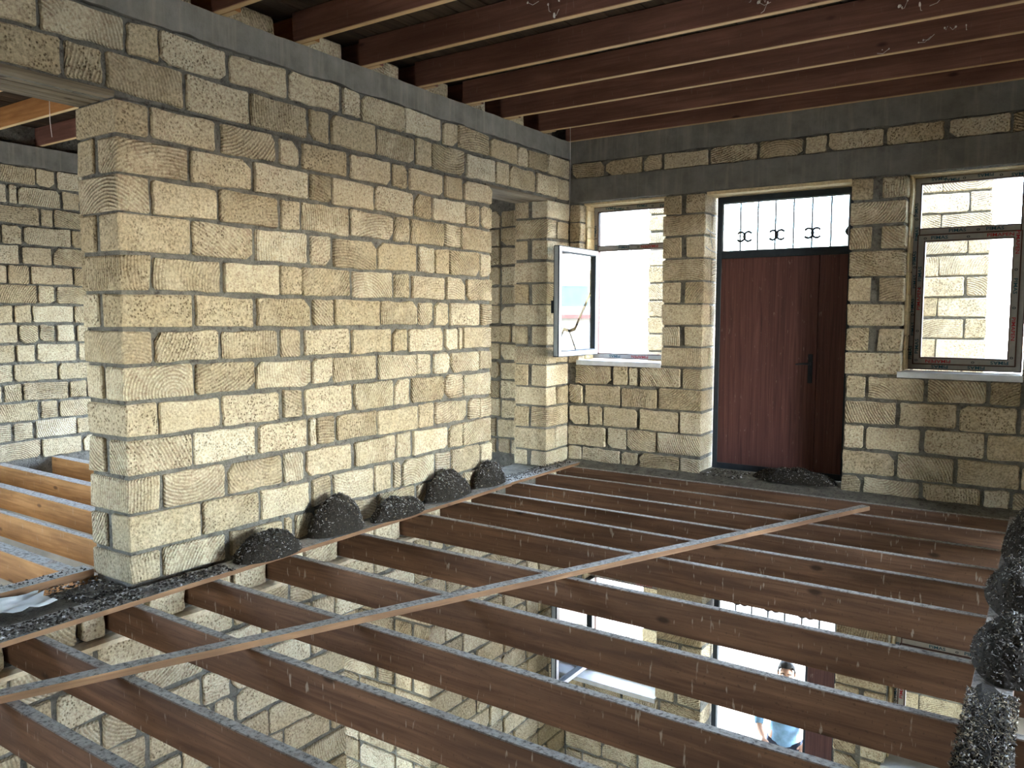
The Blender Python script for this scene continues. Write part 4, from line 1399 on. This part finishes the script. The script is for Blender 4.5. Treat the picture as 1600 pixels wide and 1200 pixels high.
struct(m.build('ground', M['ground']), 'dry pale ground around the house', 'ground')

def house(x, y, rot, label):
    e = empty('house', (x, y, -3.0)); e.rotation_euler = (0, 0, rot)
    tag(e, label, 'house')
    m = MB().box(-7, 7, -4, 4, -0.9, 4.7); m.build('wall', M['house'], e)
    rf = MB()
    rf.add([(-7.6, -4.6, 4.6), (7.6, -4.6, 4.6), (7.6, 4.6, 4.6), (-7.6, 4.6, 4.6), (-4.5, 0, 6.6), (4.5, 0, 6.6)],
           [(0, 1, 5, 4), (1, 2, 5), (2, 3, 4, 5), (3, 0, 4), (3, 2, 1, 0)])
    rf.build('roof', M['roof_red'], e)
    dm = MB().box(-2.3, 2.3, -4.2, -1, 4.6, 6.2)
    vs = []
    n = 10
    for yy in (-4.3, -1):
        for k in range(n + 1):
            a = math.pi * k / n
            vs.append((2.4 * math.cos(a), yy, 6.2 + 1.2 * math.sin(a)))
    fs = [(k, k + 1, n + 2 + k, n + 1 + k) for k in range(n)] + [tuple(range(n, -1, -1)), tuple(range(n + 1, 2 * n + 2))]
    dm.add(vs, fs)
    d = dm.build('dormer', M['house'], e)
    MB().box(-.8, .8, -4.26, -4.2, 5.2, 6.2).build('window', M['house_glass'], d)
    for xx in (-5, -2, 2, 5):
        MB().box(xx - .7, xx + .7, -4.06, -3.98, 1.2, 3.2).build('window', M['house_glass'], e)
house(18.5, 31, math.radians(-35), 'pale neighbour house with a red roof and a domed dormer, mirrored in the opened sash')
fe = empty('garden_fence', (12, 20, -3.76)); fe.rotation_euler = (0, 0, math.radians(-30))
tag(fe, 'grey board fence before the neighbour house', 'fence')
for k in range(40):
    MB().bbox(-8 + k * .4, -8 + k * .4 + .36, -.02, .02, 0, 1.9, r=.005).build('board', M['fence'], fe)

# ================================================================== THE MAN OUTSIDE THE LOWER DOORWAY
def skin_obj(name, verts, edges, radii, mat, parent=None, sub=2, root=0):
    me = bpy.data.meshes.new(name)
    me.from_pydata(verts, edges, [])
    o = bpy.data.objects.new(name, me)
    COL.objects.link(o)
    me.materials.append(mat)
    sk = o.modifiers.new('skin', 'SKIN')
    sk.use_smooth_shade = True
    lay = me.skin_vertices[0].data if me.skin_vertices else None
    if lay:
        for i, r in enumerate(radii):
            lay[i].radius = r if isinstance(r, tuple) else (r, r)
            lay[i].use_root = (i == root)
    ss = o.modifiers.new('subsurf', 'SUBSURF'); ss.levels = sub; ss.render_levels = sub
    if parent: o.parent = parent
    return o

def man(x, y, z, rot):
    P_ = empty('person', (x, y, z)); P_.rotation_euler = (0, 0, rot)
    tag(P_, 'dark-haired person in a light blue shirt standing outside the lower doorway', 'person')
    # faces local -y. skeleton: pelvis root
    V, E, Rr = [], [], []
    def add(p, r, par=None):
        V.append(p); Rr.append(r)
        if par is not None: E.append((par, len(V) - 1))
        return len(V) - 1
    pel = add((0, 0, .90), (.135, .10))
    wa = add((0, .0, 1.04), (.125, .095), pel)
    ch = add((0, .01, 1.22), (.15, .105), wa)
    sh = add((0, .015, 1.36), (.12, .085), ch)
    nk = add((0, 0.0, 1.43), .052, sh)
    hb = add((0, -.02, 1.51), (.068, .078), nk)
    hm = add((0, -.035, 1.58), (.073, .09), hb)
    ht = add((0, -.02, 1.645), (.058, .07), hm)
    for s in (1, -1):
        a = add((s * .17, .015, 1.36), .058, sh)
        b2 = add((s * .235, .03, 1.22), .046, a)
        c = add((s * .265, .02, 1.08), .038, b2)
        d = add((s * .25, -.09, .98), .035, c)
        w_ = add((s * .20, -.20, .93), .026, d)
        hnd = add((s * .185, -.255, .915), (.036, .02), w_)
        for fx, ln in ((-.026, .072), (-.009, .082), (.009, .078), (.026, .06)):
            f1 = add((s * .185 + fx, -.265 - ln * .5, .905), .0095, hnd)
            add((s * .185 + fx, -.265 - ln * .85, .885), .008, f1)
        t1 = add((s * .150, -.262, .922), .011, hnd)
        add((s * .135, -.292, .915), .009, t1)
        l1 = add((s * .095, 0, .84), .092, pel)
        l2 = add((s * .105, -.01, .50), .06, l1)
        l3 = add((s * .108, .02, .30), .056, l2)
        l4 = add((s * .11, .03, .09), .04, l3)
        add((s * .115, -.10, .035), .036, l4)
    body = skin_obj('body', V, E, Rr, M['skin'], P_)
    # shirt: torso and sleeves a little wider than the body
    V, E, Rr = [], [], []
    q00 = add((0, 0, .66), (.19, .15)); q0 = add((0, 0, .84), (.178, .138), q00); q1 = add((0, 0, 1.04), (.148, .115), q0); q2 = add((0, .01, 1.22), (.172, .125), q1); q3 = add((0, .012, 1.355), (.14, .10), q2)
    add((0, .005, 1.405), (.07, .066), q3)
    for s in (1, -1):
        a = add((s * .175, .015, 1.355), .074, q3); b2 = add((s * .238, .03, 1.22), .064, a); c = add((s * .267, .02, 1.09), .055, b2)
        add((s * .252, -.08, .99), .05, c)
    skin_obj('shirt', V, E, Rr, M['shirt'], P_)
    V, E, Rr = [], [], []
    q0 = add((0, 0, .86), (.138, .105))
    for s in (1, -1):
        a = add((s * .095, 0, .79), .095, q0); b2 = add((s * .105, -.01, .50), .076, a); c = add((s * .109, .02, .28), .072, b2); add((s * .11, .028, .08), .062, c)
    skin_obj('trousers', V, E, Rr, M['trouser'], P_)
    for s in (1, -1):
        V, E, Rr = [], [], []
        a = add((s * .112, .06, .045), .046); b2 = add((s * .114, -.05, .042), .046, a); add((s * .117, -.16, .034), .036, b2)
        skin_obj('shoe', V, E, Rr, M['shoe'], P_)
    # hair: cap over the skull
    m = MB()
    r = random.Random(4)
    n, k_ = 22, 9
    vs = [(0, -.012, 1.715)]
    for i in range(1, k_ + 1):
        t = i / k_ * 1.75
        for k in range(n):
            a = 2 * math.pi * k / n
            lim = 1.75 if math.sin(a) > -0.3 else 1.02      # short over the forehead
            tt = min(t, lim)
            j = 1 + r.uniform(-.05, .06)
            vs.append((.088 * j * math.sin(tt) * math.cos(a), -.018 + .107 * j * math.sin(tt) * math.sin(a), 1.60 + .112 * j * math.cos(tt)))
    fs = [(0, 1 + k, 1 + (k + 1) % n) for k in range(n)]
    for i in range(k_ - 1):
        for k in range(n):
            a, b2 = 1 + i * n + k, 1 + i * n + (k + 1) % n
            fs.append((a, a + n, b2 + n, b2))
    mesh_obj('hair', vs, fs, M['hair'], P_, smooth=True)
    for s in (1, -1):
        MB().blob((s * .032, -.118, 1.585), .013, .010, .009, 8, 6).build('eye', M['eye'], P_, smooth=True)
        MB().tube([(s * .014, -.128, 1.607), (s * .034, -.128, 1.612), (s * .052, -.118, 1.605)], .005, 5).build('eyebrow', M['hair'], P_)
        MB().blob((s * .082, -.02, 1.575), .012, .024, .034, 8, 6).build('ear', M['skin'], P_, smooth=True)
    m = MB().tube([(0, -.120, 1.592), (0, -.136, 1.562), (0, -.146, 1.545), (0, -.122, 1.536)], [.008, .011, .016, .012], 8)
    m.build('nose', M['skin'], P_, smooth=True)
    MB().tube([(-.024, -.112, 1.505), (0, -.122, 1.503), (.024, -.112, 1.505)], [.004, .007, .004], 6).build('mouth', M['roof_red'], P_)
man(2.30, 0.62, -3.655, math.radians(12))
